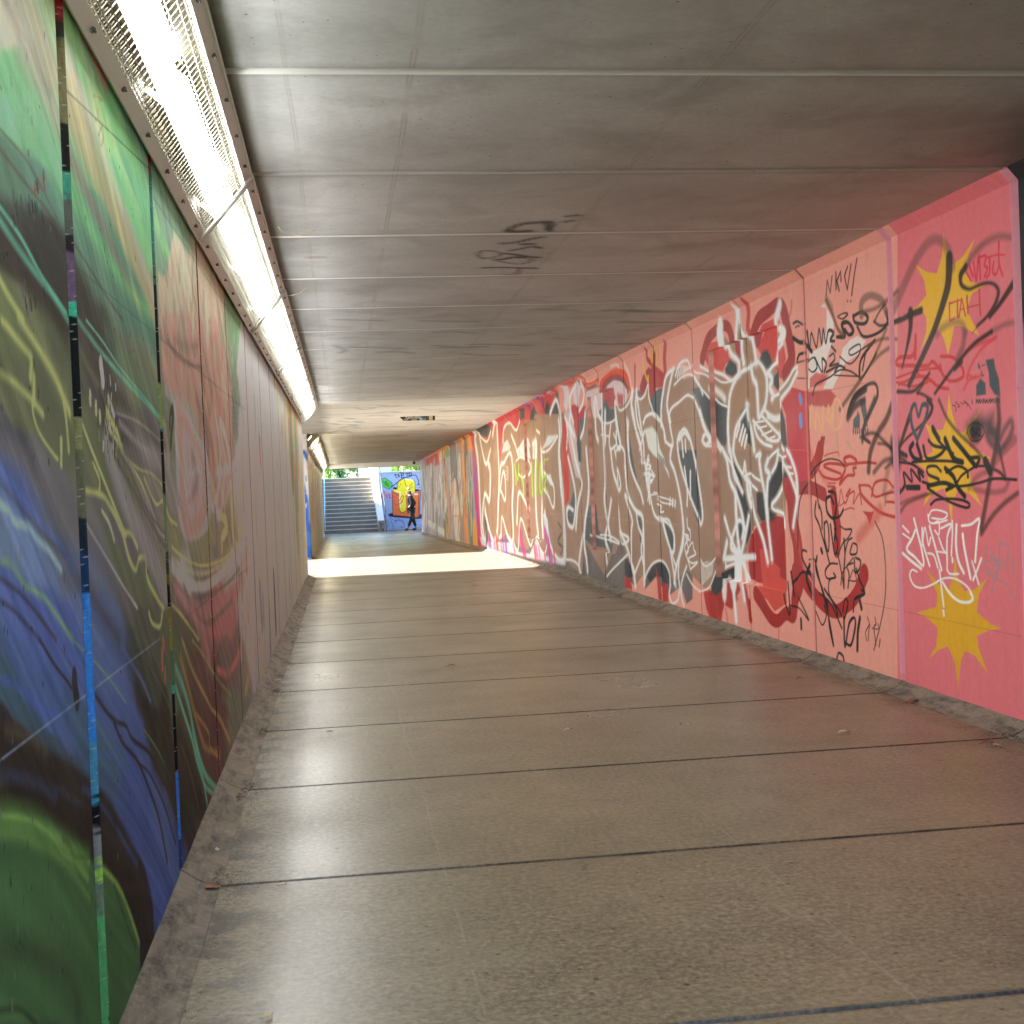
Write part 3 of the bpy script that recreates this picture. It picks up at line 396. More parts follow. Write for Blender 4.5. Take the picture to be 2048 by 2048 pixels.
for t, w, a in (("655 50 600 190 520 320 450 500 430 680", 44, .85), ("370 400 385 250 450 80 490 -20", 24, .95), ("350 360 480 320 600 420 690 520 790 590", 34, .9), ("520 420 600 430 690 490", 26, .95), ("480 700 580 590 700 560", 44, .75), ("590 660 660 600 700 590", 24, .9), ("230 170 300 60 390 0", 60, .9), ("640 600 600 760 580 900", 40, .35), ("660 870 600 920 590 1010", 16, .6)): s_(V4, t, w, (66, 52, 42), a, .014)
s_(V4, "680 430 690 560 700 600", 90, (40, 30, 26), .85, .03)
for t, w in (("900 380 850 250 840 110 880 40 912 160 950 50 1000 60 985 170 905 370", 30),): s_(V4, t, w, (86, 92, 96), 1, .006)
f_(V4, "1380 240 1480 130 1560 160 1640 120 1650 250 1700 200 1690 480 1600 390 1540 300 1440 400 1370 330", (70, 66, 64), .9, .05); s_(V4, "1460 300 1470 310", 170, (56, 54, 52), .9, .02); s_(V4, "1380 310 1400 250 1460 215 1530 250 1545 320 1500 390 1420 390 1380 310", 10, (34, 34, 32)); s_(V4, "1430 270 1480 330 1520 350", 12, (30, 30, 28)); s_(V4, "1500 270 1440 350", 12, (30, 30, 28))
s_(V4, "1690 500 1600 400 1580 320 1640 290 1690 380 1750 270 1810 200 1810 320 1700 500", 50, (84, 76, 76), .8, .02)
for t, w in (("1050 270 1110 380", 40), ("1010 390 1060 440 1150 460", 34), ("1170 380 1250 560 1340 600", 46), ("1250 370 1340 480 1450 620", 46), ("1400 560 1500 560 1470 640", 34), ("1170 470 1130 520 1060 560 990 560 960 450", 32), ("860 420 830 480 870 560 930 580", 36), ("900 430 940 560", 30), ("850 600 1000 590 1200 590 1340 610", 30), ("1050 300 1130 420 1250 520", 26),
             ("730 900 780 820 770 700 850 790 840 670 930 780 910 690 960 740", 30), ("1130 690 1080 640 1000 650 1010 720 1110 770 1060 820 950 790", 26), ("1170 660 1250 740 1290 840 1360 930", 40), ("1390 740 1380 680 1290 640 1180 700", 28), ("1290 790 1330 730 1400 680 1480 640 1600 640", 26), ("800 845 920 845", 58), ("1000 830 1150 800 1250 830", 46), ("1200 830 1350 830 1500 800 1650 760 1860 770", 30), ("1560 590 1600 680", 60), ("720 600 850 620 960 700", 28), ("1030 1010 1100 960 1300 960 1400 1000 1380 1040 1250 1000 1100 920 1000 850", 28), ("1180 870 1240 840", 40)): s_(V4, t, w, (50, 48, 42), 1, .005)
# white tag
for t, w in (("1010 1130 1040 1070 1110 1065 1190 1100 1150 1150 1040 1140", 16), ("1005 1110 1020 1180 1080 1190 1190 1160", 16), ("760 1215 820 1280", 16), ("760 1290 830 1340", 16), ("870 1150 900 1270 945 1450 960 1600 880 1520 800 1440 850 1340 880 1260", 18), ("760 1480 850 1560 940 1630", 26), ("950 1240 955 1380 1020 1600", 15), ("950 1400 975 1230 1010 1400 1030 1330", 14), ("1000 1480 1060 1500 1100 1620", 15), ("1020 1220 1070 1400 1135 1640", 17), ("1060 1190 1110 1180 1110 1300 1070 1260", 15), ("1130 1240 1230 1200 1190 1330 1190 1640", 15), ("1110 1330 1150 1440 1190 1490", 14), ("1080 1460 1190 1480", 15), ("1240 1170 1240 1300 1230 1500", 13), ("1280 1210 1275 1400 1300 1560 1350 1670", 20), ("1340 1300 1360 1450 1415 1720", 20), ("1330 1215 1420 1200 1500 1150 1480 1300 1460 1560", 20), ("1190 1640 1220 1680 1300 1680", 20), ("1440 1740 1480 1640 1520 1530", 18), ("1430 1560 1460 1660 1495 1780", 14), ("1240 1530 1242 1560", 16), ("900 1660 850 1640 830 1700 870 1790 950 1815 1050 1780 1150 1725 1260 1725 1370 1790 1430 1880 1430 1932", 17)): s_(V4, t, w, (240, 234, 228))
s_(V7, "440 410 462 470 420 505 330 495 240 420 170 310", 22, (240, 234, 226)); s_(V7, "140 200 155 320 180 540", 15, (240, 234, 226)); s_(V7, "178 595 182 625", 20, (240, 234, 226))
for t in ("1570 1420 1560 1600 1640 1700 1690 1540", "1700 1370 1690 1500 1720 1640", "1700 1380 1775 1420 1760 1600", "1540 1640 1650 1720 1780 1800 1850 1932", "1600 1500 1690 1600 1640 1780 1620 1850", "1820 1500 1830 1700", "1560 1560 1700 1540", "1600 1440 1660 1560 1620 1640"): s_(V4, t, 13, (172, 148, 148), .85)
# stencil: profile of a woman with a phone-shaped fall of hair
SG = (92, 100, 102)
for P in ("1560 1545 1640 1530 1660 1640 1690 1720 1705 1900 1650 1880 1600 1800 1590 1660", "1470 1895 1470 1790 1510 1720 1560 1770 1565 1880", "1490 1570 1505 1590 1515 1640 1490 1625 1484 1590"): f_(V3, P, SG, 1, .006)
for t in ("1525 1600 1555 1590", "1530 1700 1545 1690", "1520 1660 1525 1690"): s_(V3, t, 12, SG)
# ---- stroke letters for the stencilled line
GL = {'M': "0 0 0 10,0 10 3 5,3 5 6 10,6 10 6 0", 'A': "0 0 3 10,3 10 6 0,1.2 4 4.8 4", 'H': "0 0 0 10,6 0 6 10,0 5 6 5", 'S': "6 9 1 9,1 9 1 5.5,1 5.5 6 5,6 5 6 1,6 1 0 1", 'I': "3 0 3 10", 'N': "0 0 0 10,0 10 6 0,6 0 6 10"}
def letters(V, x, y, w, h, txt, lw, col, slope=0.):
    for i, ch in enumerate(txt):
        for seg in GL[ch].split(','):
            a = [float(q) for q in seg.split()]; ox = x+i*w*1.25
            s_(V, f"{ox+a[0]/6*w} {y+h-a[1]/10*h+slope*(ox-x)} {ox+a[2]/6*w} {y+h-a[3]/10*h+slope*(ox-x)}", lw, col, smooth=False)
letters(V4, 1470, -6, 19, 36, "MAHSAAMINI", 8, (64, 66, 66), -.03)
for t in ("1240 50 1270 60 1275 110", "1270 20 1310 60 1290 70", "1320 20 1340 40 1370 20 1390 60", "1350 10 1400 50 1420 90", "1430 0 1432 36"): s_(V4, t, 7, (40, 34, 34))
# formwork lines and the long level lines
def zline(z, ya, yb, w=.004, col=(120, 80, 74), a=.7): PR.raw('s', [(ya, z), (yb, z+.004)], w*.35, col, a*.7, .002)
zline(.473, 5.95, 8.7); zline(1.85, 7.75, 8.72); zline(1.845, 11.15, 14.4, .004, (90, 76, 66)); zline(.86, 12.3, 20, .003, (215, 200, 190), .4); zline(2.62, 5.95, 20, .006, (190, 120, 110), .35)
# niches get a darker top edge / pink jamb paint
# the panel nearest the camera on the right is painted black
PR.raw('f', [(-1, -.1), (5.884, -.1), (5.884, 3), (-1, 3)], None, (56, 56, 56)); PR.raw('s', [(5.8, 1.95), (5.83, 1.75)], .03, (210, 214, 214), .8, .04); PR.raw('s', [(5.78, 1.35), (5.84, 1.2), (5.76, 1.1)], .012, (200, 204, 204)); PR.raw('s', [(5.78, .9), (5.84, .6)], .05, (190, 194, 196), .6, .05); PR.raw('s', [(5.5, 2.1), (5, 1.2), (4.2, 1.9), (3.6, .8)], .04, (200, 200, 200), .8, .01)
# ================================================================== LEFT MURAL
PL = Paint(lambda u, v: on_wall(u, v, -1)); s_, f_ = PL.stroke, PL.fill
CP = """0 60 190 180 150;60 60 150 145 120;30 150 110 160 110;0 200 120 190 140;60 250 115 165 118;20 330 95 130 105;90 300 110 175 122;70 380 95 140 120;10 480 75 68 60;80 480 72 68 62;0 600 120 125 80;60 640 115 118 85;110 700 100 105 80;20 780 125 122 85;100 830 110 112 85;20 870 105 100 105;90 950 125 118 120;140 1020 120 115 115;20 930 85 100 150;0 1050 110 128 158;60 1080 105 125 165;130 1120 100 105 120;30 1200 85 105 165;120 1250 75 95 160;20 1400 70 95 110;90 1400 75 100 150;30 1500 60 50 45;120 1520 70 85 100;60 1600 60 48 42;130 1640 55 45 38;20 1700 108 148 60;100 1760 98 128 60;30 1800 80 110 60;120 1850 80 115 65;60 1970 72 82 55;150 2010 75 105 70;140 80 140 165 120;170 200 160 150 110;200 130 110 165 135;240 260 112 185 112;270 250 110 155 130;160 330 120 160 112;200 420 90 145 112;280 420 100 170 118;230 560 95 135 112;290 640 90 132 112;170 640 75 70 62;200 760 85 75 72;290 790 120 125 98;220 820 95 88 88;300 860 125 115 115;170 900 110 115 80;260 960 118 118 85;200 1000 115 115 85;230 1060 115 108 110;310 1030 128 118 116;180 1130 105 115 140;260 1150 112 114 86;200 1240 90 110 155;290 1250 100 98 85;220 1350 80 100 150;300 1350 85 85 70;250 1450 75 95 150;310 1450 70 62 52;200 1500 75 105 130;190 1640 55 45 40;280 1600 70 90 150;320 1650 75 95 150;230 1800 55 45 38;300 1760 70 90 150;210 1880 90 125 60;270 1900 60 52 45;340 480 120 152 125;350 560 120 150 120;370 650 165 135 110;350 720 160 130 110;370 800 185 125 110;335 850 115 120 95;380 900 185 135 125;335 960 150 140 135;370 1000 170 150 145;335 1060 130 128 95;350 1100 135 130 95;400 1110 145 140 105;370 1150 165 160 150;400 1200 130 110 110;420 1240 165 110 105;370 1260 105 95 80;350 1350 95 110 80;400 1350 115 80 70;380 1450 85 80 60;360 1550 70 60 50;410 1450 110 75 65;420 520 170 155 130;430 600 175 145 120;465 640 120 150 110;430 750 180 130 115;440 850 190 140 130;440 950 180 165 160;460 820 120 130 110;450 1080 145 135 100;465 1150 170 165 155;450 1220 175 110 110;460 1320 130 105 100;440 1400 110 75 70;470 1400 120 120 105;483 680 180 180 166;500 720 180 180 168;500 900 184 184 182;520 1100 180 180 196;510 1250 164 160 172;550 800 178 178 164;560 1000 176 184 204;550 1150 172 172 180;580 840 212 140 90;590 900 172 172 150;600 1050 190 168 130;595 980 206 160 130;609 900 196 170 130"""
CP = np.array([[float(x) for x in r.split()] for r in CP.split(';')]); CPL = 1.1*lin(CP[:, 2:])**1.17  # control colours include the light falloff across the wall
def left_base(Y, Z):
    YY, ZZ = np.meshgrid(Y, Z); X = XL(YY); zz = ZZ+off(YY)
    P = np.stack([X, YY, zz-CH], -1) @ RM.T
    u = 1024+F*P[..., 0]/P[..., 2]; v = 1024+F*P[..., 1]/P[..., 2]
    # gentle warp so that the colour fields run like poured paint
    v = v+16*np.sin(YY*5.1+ZZ*3)+9*np.sin(YY*11+ZZ*7+1)+6*np.sin(ZZ*23+YY*3)+5*np.sin(ZZ*41-YY*17)
    # colour fields are drawn out along the way the paint was pulled: slanting near the camera, upright farther in
    k = np.clip((u-250)/120, 0, 1); an = np.radians(58+30*k); ca, sa = np.cos(an), np.sin(an)
    num = 0; den = 0
    for (a, b), c in zip(CP[:, :2], CPL):
        du, dv = u-a, v-b; al = du*ca+dv*sa; ac = du*sa-dv*ca
        w = 1/((al*.75)**2+(ac*2.3)**2+120)**2.9*1e9
        num = num+w[..., None]*c; den = den+w
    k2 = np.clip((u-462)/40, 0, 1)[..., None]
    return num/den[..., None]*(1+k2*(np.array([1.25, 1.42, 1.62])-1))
TEAL = (92, 178, 152); OLV = (188, 188, 98); LAV = (152, 142, 146); DKB = (72, 62, 56); LIME = (128, 208, 104)
for V, t, w, col, a, sf in [
    (L1, "0 60 120 250 250 500 340 720", 70, (176, 162, 142), .8, .05), (L1, "0 -60 60 60 200 330 300 560", 22, (120, 108, 96), .7, .03), (L1, "120 -60 200 120 300 400", 60, (150, 142, 108), .8, .05),
    (L1, "0 400 140 640 260 830 340 980", 110, (118, 186, 132), .7, .06), (L1, "400 120 560 500 640 800 760 1100 860 1400 920 1600", 26, LIME, .6, .02), (L1, "500 300 600 560 700 900 850 1300", 14, (140, 216, 112), .7, .012), (L1, "480 420 620 900 760 1240 900 1560", 44, (110, 196, 110), .55, .03), (L1, "940 1330 980 1460 1040 1600", 30, LIME, .55, .03),
    (L1, "400 620 520 900 640 1150 760 1430 860 1650 930 1850", 84, (166, 152, 106), .85, .03), (L1, "395 330 530 650 650 1000 760 1300 900 1700 930 1800", 30, (176, 164, 146), .8, .03), (L1, "410 900 530 1180 640 1400 740 1640 850 1850", 44, (126, 116, 104), .85, .02),
    (L1, "420 1100 560 1400 700 1640 900 1900", 40, (116, 190, 110), .6, .04), (L1, "0 900 150 1100 260 1240 360 1390", 16, (100, 86, 76), .9, .008), (L1, "0 780 180 1000 360 1350", 10, (108, 94, 82), .9, .006), (L1, "430 1440 560 1650 650 1800 740 1932", 10, (98, 80, 72), .9, .006),
    (L1, "480 150 560 330 640 520", 30, (206, 100, 74), .75, .02), (L1, "560 460 620 600 560 580 580 740 600 600", 7, (150, 140, 96), .8, .004), (L1, "620 760 600 800 610 880 625 830 620 760", 7, (140, 130, 90), .8, .004),
    (L1, "0 1390 120 1560 250 1750 400 1960", 130, DKB, .92, .03), (L1, "0 1250 130 1440 260 1680 400 1890", 16, TEAL, .9, .006), (L1, "0 1330 150 1560 330 1800 410 1932", 22, TEAL, .8, .012),
    (L2, "0 150 150 330 330 700 420 900", 60, (92, 92, 66), .35, .08), (L2, "470 0 600 180 760 370 900 520 1000 640", 18, (100, 182, 158), .9, .008), (L2, "520 0 620 130 720 280 850 440 980 600", 8, (110, 190, 166), .9, .004), (L2, "640 60 800 330 960 520", 40, (92, 140, 108), .5, .05), (L2, "480 60 600 260 720 480 860 620 980 760", 60, (92, 86, 74), .7, .04), (L2, "480 180 600 400 740 560 880 640 990 760", 26, (124, 122, 88), .7, .02),
    (L1, "0 1690 60 1800 140 1932", 24, OLV, .9, .01), (L2, "10 0 60 60 130 150 170 200 190 240 185 340", 24, OLV, .85, .012), (L2, "0 320 90 380 150 440 200 490 260 570", 26, OLV, .8, .012), (L2, "195 490 200 560 220 640 260 720 330 820 350 840", 12, OLV, .85, .006), (L2, "205 350 205 420 205 480", 18, OLV, .7, .008), (L2, "110 -20 250 200 340 360 420 560", 24, OLV, .85, .015), (L2, "385 500 400 600 415 780", 12, OLV, .8, .006), (L2, "270 180 330 330 400 420", 50, (150, 148, 88), .5, .05), (L2, "370 730 370 790", 14, OLV, .9, .004), (L2, "370 840 370 870", 12, OLV, .9, .004),
    (L2, "490 610 560 800 640 1000 720 1200 760 1300", 12, (190, 186, 110), .9, .006), (L2, "520 1030 620 1060 660 1120 700 1190 740 1280 790 1290 830 1370", 22, OLV, .85, .01), (L2, "740 1280 780 1440 820 1510 840 1440 880 1440 890 1560 960 1700 990 1740", 16, OLV, .8, .01), (L2, "900 1770 920 1830 965 1850 980 1770", 14, OLV, .85, .008), (L2, "560 860 600 960 600 1040", 9, OLV, .9, .004), (L2, "615 1150 660 1230 690 1330", 11, (200, 196, 120), .9, .004),
    (L2, "640 630 700 720 760 830 860 1000 960 1270 1000 1310", 12, (190, 186, 110), .9, .006), (L2, "760 830 840 900 920 930 990 1010", 13, OLV, .9, .006), (L2, "870 950 940 1110 990 1090 1020 1190 1070 1240", 11, OLV, .85, .006), (L2, "545 450 545 490", 13, (200, 200, 120), 1, .003), (L2, "580 510 580 550", 12, (200, 200, 120), 1, .003), (L2, "603 570 604 600", 12, (200, 200, 120), 1, .003),
    (L2, "640 560 700 660 730 770", 20, (190, 186, 70), .9, .01), (L2, "610 270 620 360", 20, (220, 220, 210), .9, .006), (L2, "600 430 640 560", 16, (70, 64, 66), .85, .015), (L2, "655 470 690 580", 14, (206, 202, 196), .7, .01),
    (L2, "0 740 120 830 240 930 380 1100 450 1250", 110, (120, 112, 116), .75, .03), (L2, "0 640 140 720 200 860", 40, (82, 76, 78), .6, .05), (L2, "520 1230 640 1430 740 1600 830 1740", 12, (186, 176, 176), .9, .005), (L2, "520 1300 640 1500 760 1700 800 1760", 70, (118, 106, 106), .7, .04), (L2, "650 760 740 1050 840 1280 940 1480 1000 1640", 74, (150, 140, 142), .85, .025), (L2, "680 800 800 1020 900 1200 1000 1380", 16, (104, 96, 92), .9, .01), (L2, "740 780 860 1040 960 1260 1000 1330", 26, (140, 132, 130), .7, .015), (L2, "640 680 780 900 880 1130 1000 1300", 10, (96, 88, 80), .8, .008),
    (L2, "720 620 850 760 980 850", 30, (146, 138, 140), .85, .012), (L2, "700 560 840 620 980 740", 12, (150, 142, 146), .8, .006), (L2, "700 780 820 840 980 960", 60, (112, 102, 104), .7, .03),
    (L2, "0 900 120 1050 250 1230 350 1340 450 1510", 26, (84, 104, 172), .9, .012), (L2, "0 980 120 1130 260 1290 400 1430", 14, (80, 76, 76), .6, .012), (L2, "530 1640 620 1780 720 1932", 20, (94, 100, 150), .9, .01), (L3, "720 0 800 150 860 250 910 370", 14, (96, 110, 160), .9, .008), (L2, "530 1600 640 1800 720 1932", 50, (90, 82, 78), .7, .03),
    (L2, "0 1110 50 1150 90 1220 170 1250 220 1320 300 1400 370 1510", 22, (160, 188, 208), .85, .012), (L2, "0 1460 60 1470 110 1540 160 1610 260 1670 340 1780 440 1932", 20, (136, 168, 96), .9, .012), (L3, "440 0 560 120 650 220 760 380", 8, (120, 160, 90), .8, .006), (L3, "870 540 960 680 1030 840", 5, (120, 150, 90), .8, .004),
    (L2, "0 1560 120 1650 230 1780 340 1932", 20, (74, 62, 62), .95, .008), (L2, "0 1690 100 1770 240 1932", 20, (74, 62, 60), .95, .008), (L3, "240 0 330 150 400 240 430 290", 17, (66, 52, 46), .97, .005), (L3, "330 0 400 110 450 190", 7, (84, 80, 80), .9, .004),
    (L3, "550 300 600 370 640 430 700 490 760 520 800 600 900 680 960 800 1010 900 1060 1040", 22, (66, 52, 44), .97, .006), (L3, "690 500 740 620 830 730 900 900 960 1080 1010 1340", 14, (66, 52, 44), .95, .005), (L3, "830 740 890 790 940 880 1000 1020 1060 1230", 11, (66, 52, 44), .95, .004), (L3, "450 240 455 300 465 360", 36, (60, 50, 46), .95, .006),
    (L3, "0 230 80 270 180 360 270 430 350 460", 18, (62, 92, 176), .85, .015), (L3, "590 690 680 700 720 760", 12, (66, 96, 170), .7, .015),
    (L3, "-60 600 60 640 200 700 320 780 450 860 560 960 680 1130 780 1320 860 1500 900 1720", 150, (60, 48, 42), .97, .015), (L3, "-60 1000 120 990 260 1020 400 1080 500 1180 620 1320 760 1500 830 1700 850 1900", 190, (56, 44, 38), .98, .015), (L3, "500 900 600 980 700 1130 760 1240 830 1360", 16, (60, 86, 130), .8, .012), (L3, "0 820 120 830 240 880 340 950", 34, (66, 72, 100), .8, .02), (L3, "40 540 180 590 280 680", 20, (120, 100, 70), .6, .03), (L3, "560 900 660 1000 700 1100", 46, (56, 46, 42), .9, .02),
    (L3, "930 1500 1000 1500 960 1700", 20, (70, 100, 170), .4, .03), (L3, "1000 480 1030 800 1130 1100 1170 1250", 80, (58, 50, 42), .7, .03), (L3, "1080 560 1180 900 1240 1060", 60, (62, 54, 42), .7, .03),
    (L3, "1060 170 1120 330 1150 450 1170 560 1210 730 1250 830 1310 900", 20, TEAL, .9, .01), (L3, "1060 280 1110 440 1160 600 1190 730 1240 880 1290 930", 14, (104, 180, 150), .9, .006), (L3, "1180 640 1230 860 1250 980", 10, TEAL, .85, .006),
    (L3, "1100 0 1160 180 1250 360 1280 420 1330 480 1390 620", 13, (172, 140, 66), .9, .006), (L3, "1090 100 1130 260 1180 460 1220 600 1250 660 1330 680", 18, (160, 118, 50), .85, .012), (L3, "1160 0 1220 80 1290 200 1340 270 1400 340", 9, (150, 150, 90), .9, .005), (L3, "1180 440 1260 560 1270 650 1330 720", 12, (170, 130, 60), .85, .006), (L3, "980 0 1080 240 1150 480", 14, (120, 90, 60), .6, .02),
    (L3, "830 0 900 150 980 300 1050 480", 10, (112, 98, 74), .8, .008), (L3, "880 0 960 160 1060 400", 6, (120, 106, 80), .8, .005), (L3, "1090 620 1150 800 1200 1020", 6, (110, 92, 68), .8, .005), (L3, "980 80 980 150", 12, (196, 88, 56), .9, .006), (L3, "997 190 997 235", 10, (196, 88, 56), .9, .006), (L3, "985 0 990 40", 10, (190, 84, 56), .9, .006),
]: s_(V, t, w, col, a, sf)
f_(L3, "-60 1050 60 1040 140 1045 300 1100 400 1190 480 1240 540 1330 640 1370 740 1530 800 1680 845 1830 850 2319 -60 2319", (78, 112, 60), .97, .012)
for t, w, col, a, sf in [("-20 1080 120 1080 260 1140 380 1240 480 1310 530 1330", 70, (118, 156, 56), .8, .04), ("0 1060 140 1075 240 1120 330 1200 400 1310 540 1340", 12, (142, 178, 70), .7, .008), ("-20 1170 100 1180 240 1240 380 1340 500 1500 540 1560", 26, (128, 160, 56), .75, .02), ("300 1160 380 1220 440 1320 530 1440", 22, (134, 166, 64), .7, .015), ("380 1200 420 1240 450 1310 530 1330", 16, (54, 60, 36), .8, .015), ("600 1370 680 1440 740 1540 800 1700 840 1830", 14, (146, 170, 56), .85, .01), ("-20 1300 160 1300 330 1370 460 1500 540 1640", 60, (66, 88, 54), .6, .05), ("-20 1460 200 1480 400 1600 500 1800", 120, (84, 122, 66), .6, .08), ("600 1700 660 1800 700 2000 720 2200", 90, (72, 100, 56), .6, .06), ("-20 1880 160 1880 300 1930 420 2040 480 2200", 60, (62, 58, 42), .75, .05), ("-20 2240 100 2225 160 2260 220 2320", 24, (34, 32, 26), .95, .01), ("690 1480 760 1700 820 1860", 10, (60, 60, 40), .7, .012)]:
    s_(L3, t, w, col, a, sf)
# face / flame region
f_(L1, "960 1980 955 1640 1000 1690 1020 1560 1050 1400 1090 1460 1140 1560 1150 1980", (186, 160, 134), .9, .02); f_(L1, "1160 1980 1170 1600 1185 1480 1210 1500 1300 1700 1330 1980", (184, 158, 130), .9, .02)
f_(L2, "975 -40 1150 -40 1210 0 1320 0 1330 120 1400 400 1405 900 1340 1160 1280 1150 1240 500 1200 620 1150 540 1060 480 1000 420 980 300", (190, 140, 122), .85, .02)
for k in range(70):
    x = random.uniform(980, 1390); y = random.uniform(-20, 900)
    s_(L2, f"{x} {y} {x+random.uniform(-10,25)} {y+random.uniform(60,160)} {x+random.uniform(0,30)} {y+random.uniform(160,260)}", random.uniform(5, 26), random.choice([(206, 118, 100), (176, 150, 126), (150, 120, 104), (196, 160, 136), (128, 116, 100), (214, 140, 120), (160, 96, 84), (122, 140, 108)]), .5, .02)
for k in range(40):
    x = random.uniform(960, 1330); y = random.uniform(1480, 1900)
    s_(L1, f"{x} {y} {x+random.uniform(-4,10)} {y+random.uniform(60,160)}", random.uniform(4, 18), random.choice([(206, 190, 160), (150, 116, 96), (170, 140, 116), (120, 150, 116), (196, 150, 126)]), .45, .015)
for V, t, w, col, a, sf in [(L2, "1010 120 1060 200 1130 260 1220 290", 20, (100, 92, 82), .85, .02), (L2, "1050 110 1100 150 1180 160 1200 120", 50, (120, 104, 92), .6, .04), (L2, "1000 420 1040 470 1120 520 1170 600 1190 680 1200 760", 36, (158, 154, 146), .9, .015), (L2, "1060 560 1070 800 1080 1050 1100 1240 1150 1300 1230 1260 1260 1150 1250 880 1190 720 1120 570 1070 540", 26, (166, 162, 164), .95, .01), (L2, "1080 620 1100 900 1110 1150 1160 1240 1210 1200 1230 1050 1220 900 1160 720 1100 600", 40, (212, 140, 126), .85, .03)]: s_(V, t, w, col, a, sf)
f_(L2, "1100 640 1160 720 1220 900 1225 1100 1190 1200 1130 1180 1105 900", (188, 156, 154), .9, .03)
for V, t, w, col, a, sf in [(L2, "1160 820 1190 960 1160 1060", 20, (120, 112, 116), .6, .03), (L2, "1120 940 1200 900 1220 960", 26, (176, 170, 176), .7, .03), (L2, "1130 1100 1180 1060 1180 1180", 14, (190, 110, 100), .6, .02), (L2, "1025 640 1030 560 1045 560 1030 760", 12, (60, 56, 52), .9, .006), (L2, "1300 560 1330 800 1320 1000 1300 1120", 9, (206, 190, 180), .9, .005), (L2, "1330 600 1370 760 1410 1020", 7, (214, 206, 196), .9, .004), (L2, "1350 640 1400 900 1415 1100", 7, (206, 200, 196), .9, .004), (L2, "1270 1100 1330 1180 1350 1000 1360 900", 20, (176, 172, 176), .8, .01), (L2, "1300 930 1400 890 1470 800", 40, (180, 176, 182), .8, .03), (L2, "1330 1170 1370 1240 1340 1320 1340 1370", 10, (204, 190, 120), .9, .005), (L2, "1300 1160 1310 1380 1290 1400", 12, (120, 112, 122), .8, .006), (L2, "1400 1080 1405 1200 1410 1280", 18, (214, 170, 126), .8, .01), (L2, "1440 1060 1470 1000 1470 1200 1440 1300", 12, (190, 176, 110), .8, .01),
    (L2, "1040 1370 1100 1430 1200 1480 1290 1470 1380 1420 1450 1330", 14, (192, 186, 104), .9, .008), (L2, "1040 1440 1110 1500 1230 1530 1350 1470 1440 1380", 22, (180, 176, 150), .85, .015), (L2, "1040 1480 1110 1570 1230 1610 1350 1520 1440 1410 1490 1300", 46, (196, 190, 184), .9, .015), (L2, "1050 1560 1150 1680 1280 1650 1400 1560 1490 1430", 14, (112, 104, 100), .8, .01), (L2, "1060 1620 1180 1760 1300 1740 1420 1640 1490 1520", 90, (178, 116, 114), .8, .04), (L2, "1160 1740 1240 1850 1330 1900", 60, (186, 110, 108), .7, .04), (L2, "1040 1720 1110 1800 1200 1932", 14, (176, 166, 92), .9, .008), (L2, "1110 1600 1160 1720 1260 1830 1400 1700", 24, (116, 104, 102), .7, .02), (L3, "1310 180 1380 200 1430 120 1450 60", 30, (196, 112, 108), .8, .02), (L3, "1330 60 1400 240 1460 300", 40, (128, 110, 112), .6, .03), (L3, "1340 340 1400 400 1480 380", 50, (120, 132, 112), .7, .03), (L2, "1450 1480 1470 1700 1480 1900", 8, (184, 160, 92), .9, .006), (L2, "1490 1400 1480 1560 1500 1800", 8, (184, 160, 92), .9, .006), (L3, "1480 60 1500 200 1480 330", 9, (190, 156, 80), .9, .006)]: s_(V, t, w, col, a, sf)
for k in range(260):     # washed vertical streaks of the far half
    x = random.uniform(480, 622); t0 = (x-480)/140; y = random.uniform(640+t0*230, 1250); s_(A1, f"{x} {y} {x+2} {y+random.uniform(40,150)*(1-t0*.5)}", random.uniform(.6, 3.2), random.choice([(232, 230, 232), (110, 104, 108), (214, 208, 204), (150, 142, 146), (204, 196, 206), (168, 160, 150), (196, 188, 180), (140, 128, 128), (220, 216, 214)]), .5, .02)
for t, w, col, a in [("556 720 556 790", 7, (176, 180, 96), .8), ("580 830 581 862 584 900", 8, (220, 120, 50), .9), ("592 850 594 890", 5, (228, 130, 60), .9), ("583 870 584 930", 6, (90, 140, 100), .8), ("592 900 594 960", 5, (100, 150, 112), .8), ("590 960 594 1010", 6, (206, 120, 96), .8), ("592 1010 595 1050", 6, (120, 148, 124), .8), ("604 960 608 1060", 3, (222, 160, 70), .8), ("598 1060 600 1150", 3, (186, 176, 90), .8), ("520 1180 524 1240", 4, (110, 104, 106), .7), ("548 1160 552 1250", 3, (90, 84, 84), .7), ("532 940 536 980", 8, (160, 186, 210), .6), ("562 940 565 970", 6, (160, 190, 216), .6), ("520 880 521 920", 2, (190, 70, 60), .8), ("548 730 549 760", 2, (170, 50, 60), .8), ("556 760 560 800", 3, (214, 110, 96), .7), ("478 640 470 720", 10, (110, 150, 100), .8), ("466 560 462 700", 12, (112, 150, 106), .6), ("566 730 572 770", 5, (220, 120, 96), .6)]: s_(A1, t, w, col, a, .02)
PL.raw('s', [(2.1, .885), (4.2, .868)], .0012, (150, 165, 185), .7, .002); PL.raw('s', [(4.5, .866), (20, .84)], .0015, (100, 88, 84), .6, .002); PL.raw('s', [(2.2, 1.835), (9, 1.86)], .0015, (66, 84, 76), .6, .002); PL.raw('s', [(3.05, 2.228), (4.43, 2.387)], .003, (60, 80, 70), .7, .002); PL.raw('s', [(4.5, 2.31), (9, 2.38)], .003, (60, 70, 66), .5, .002)
for k in range(420):      # paint chips
    y = 2.2+18*random.random()**2; z = random.uniform(.1, 2.3); PL.raw('s', [(y, z), (y+random.uniform(-.006, .006), z-random.uniform(.003, .016))], random.uniform(.0015, .004), random.choice([(46, 38, 36), (46, 38, 36), (60, 50, 46), (120, 114, 104)]), .9, .001)
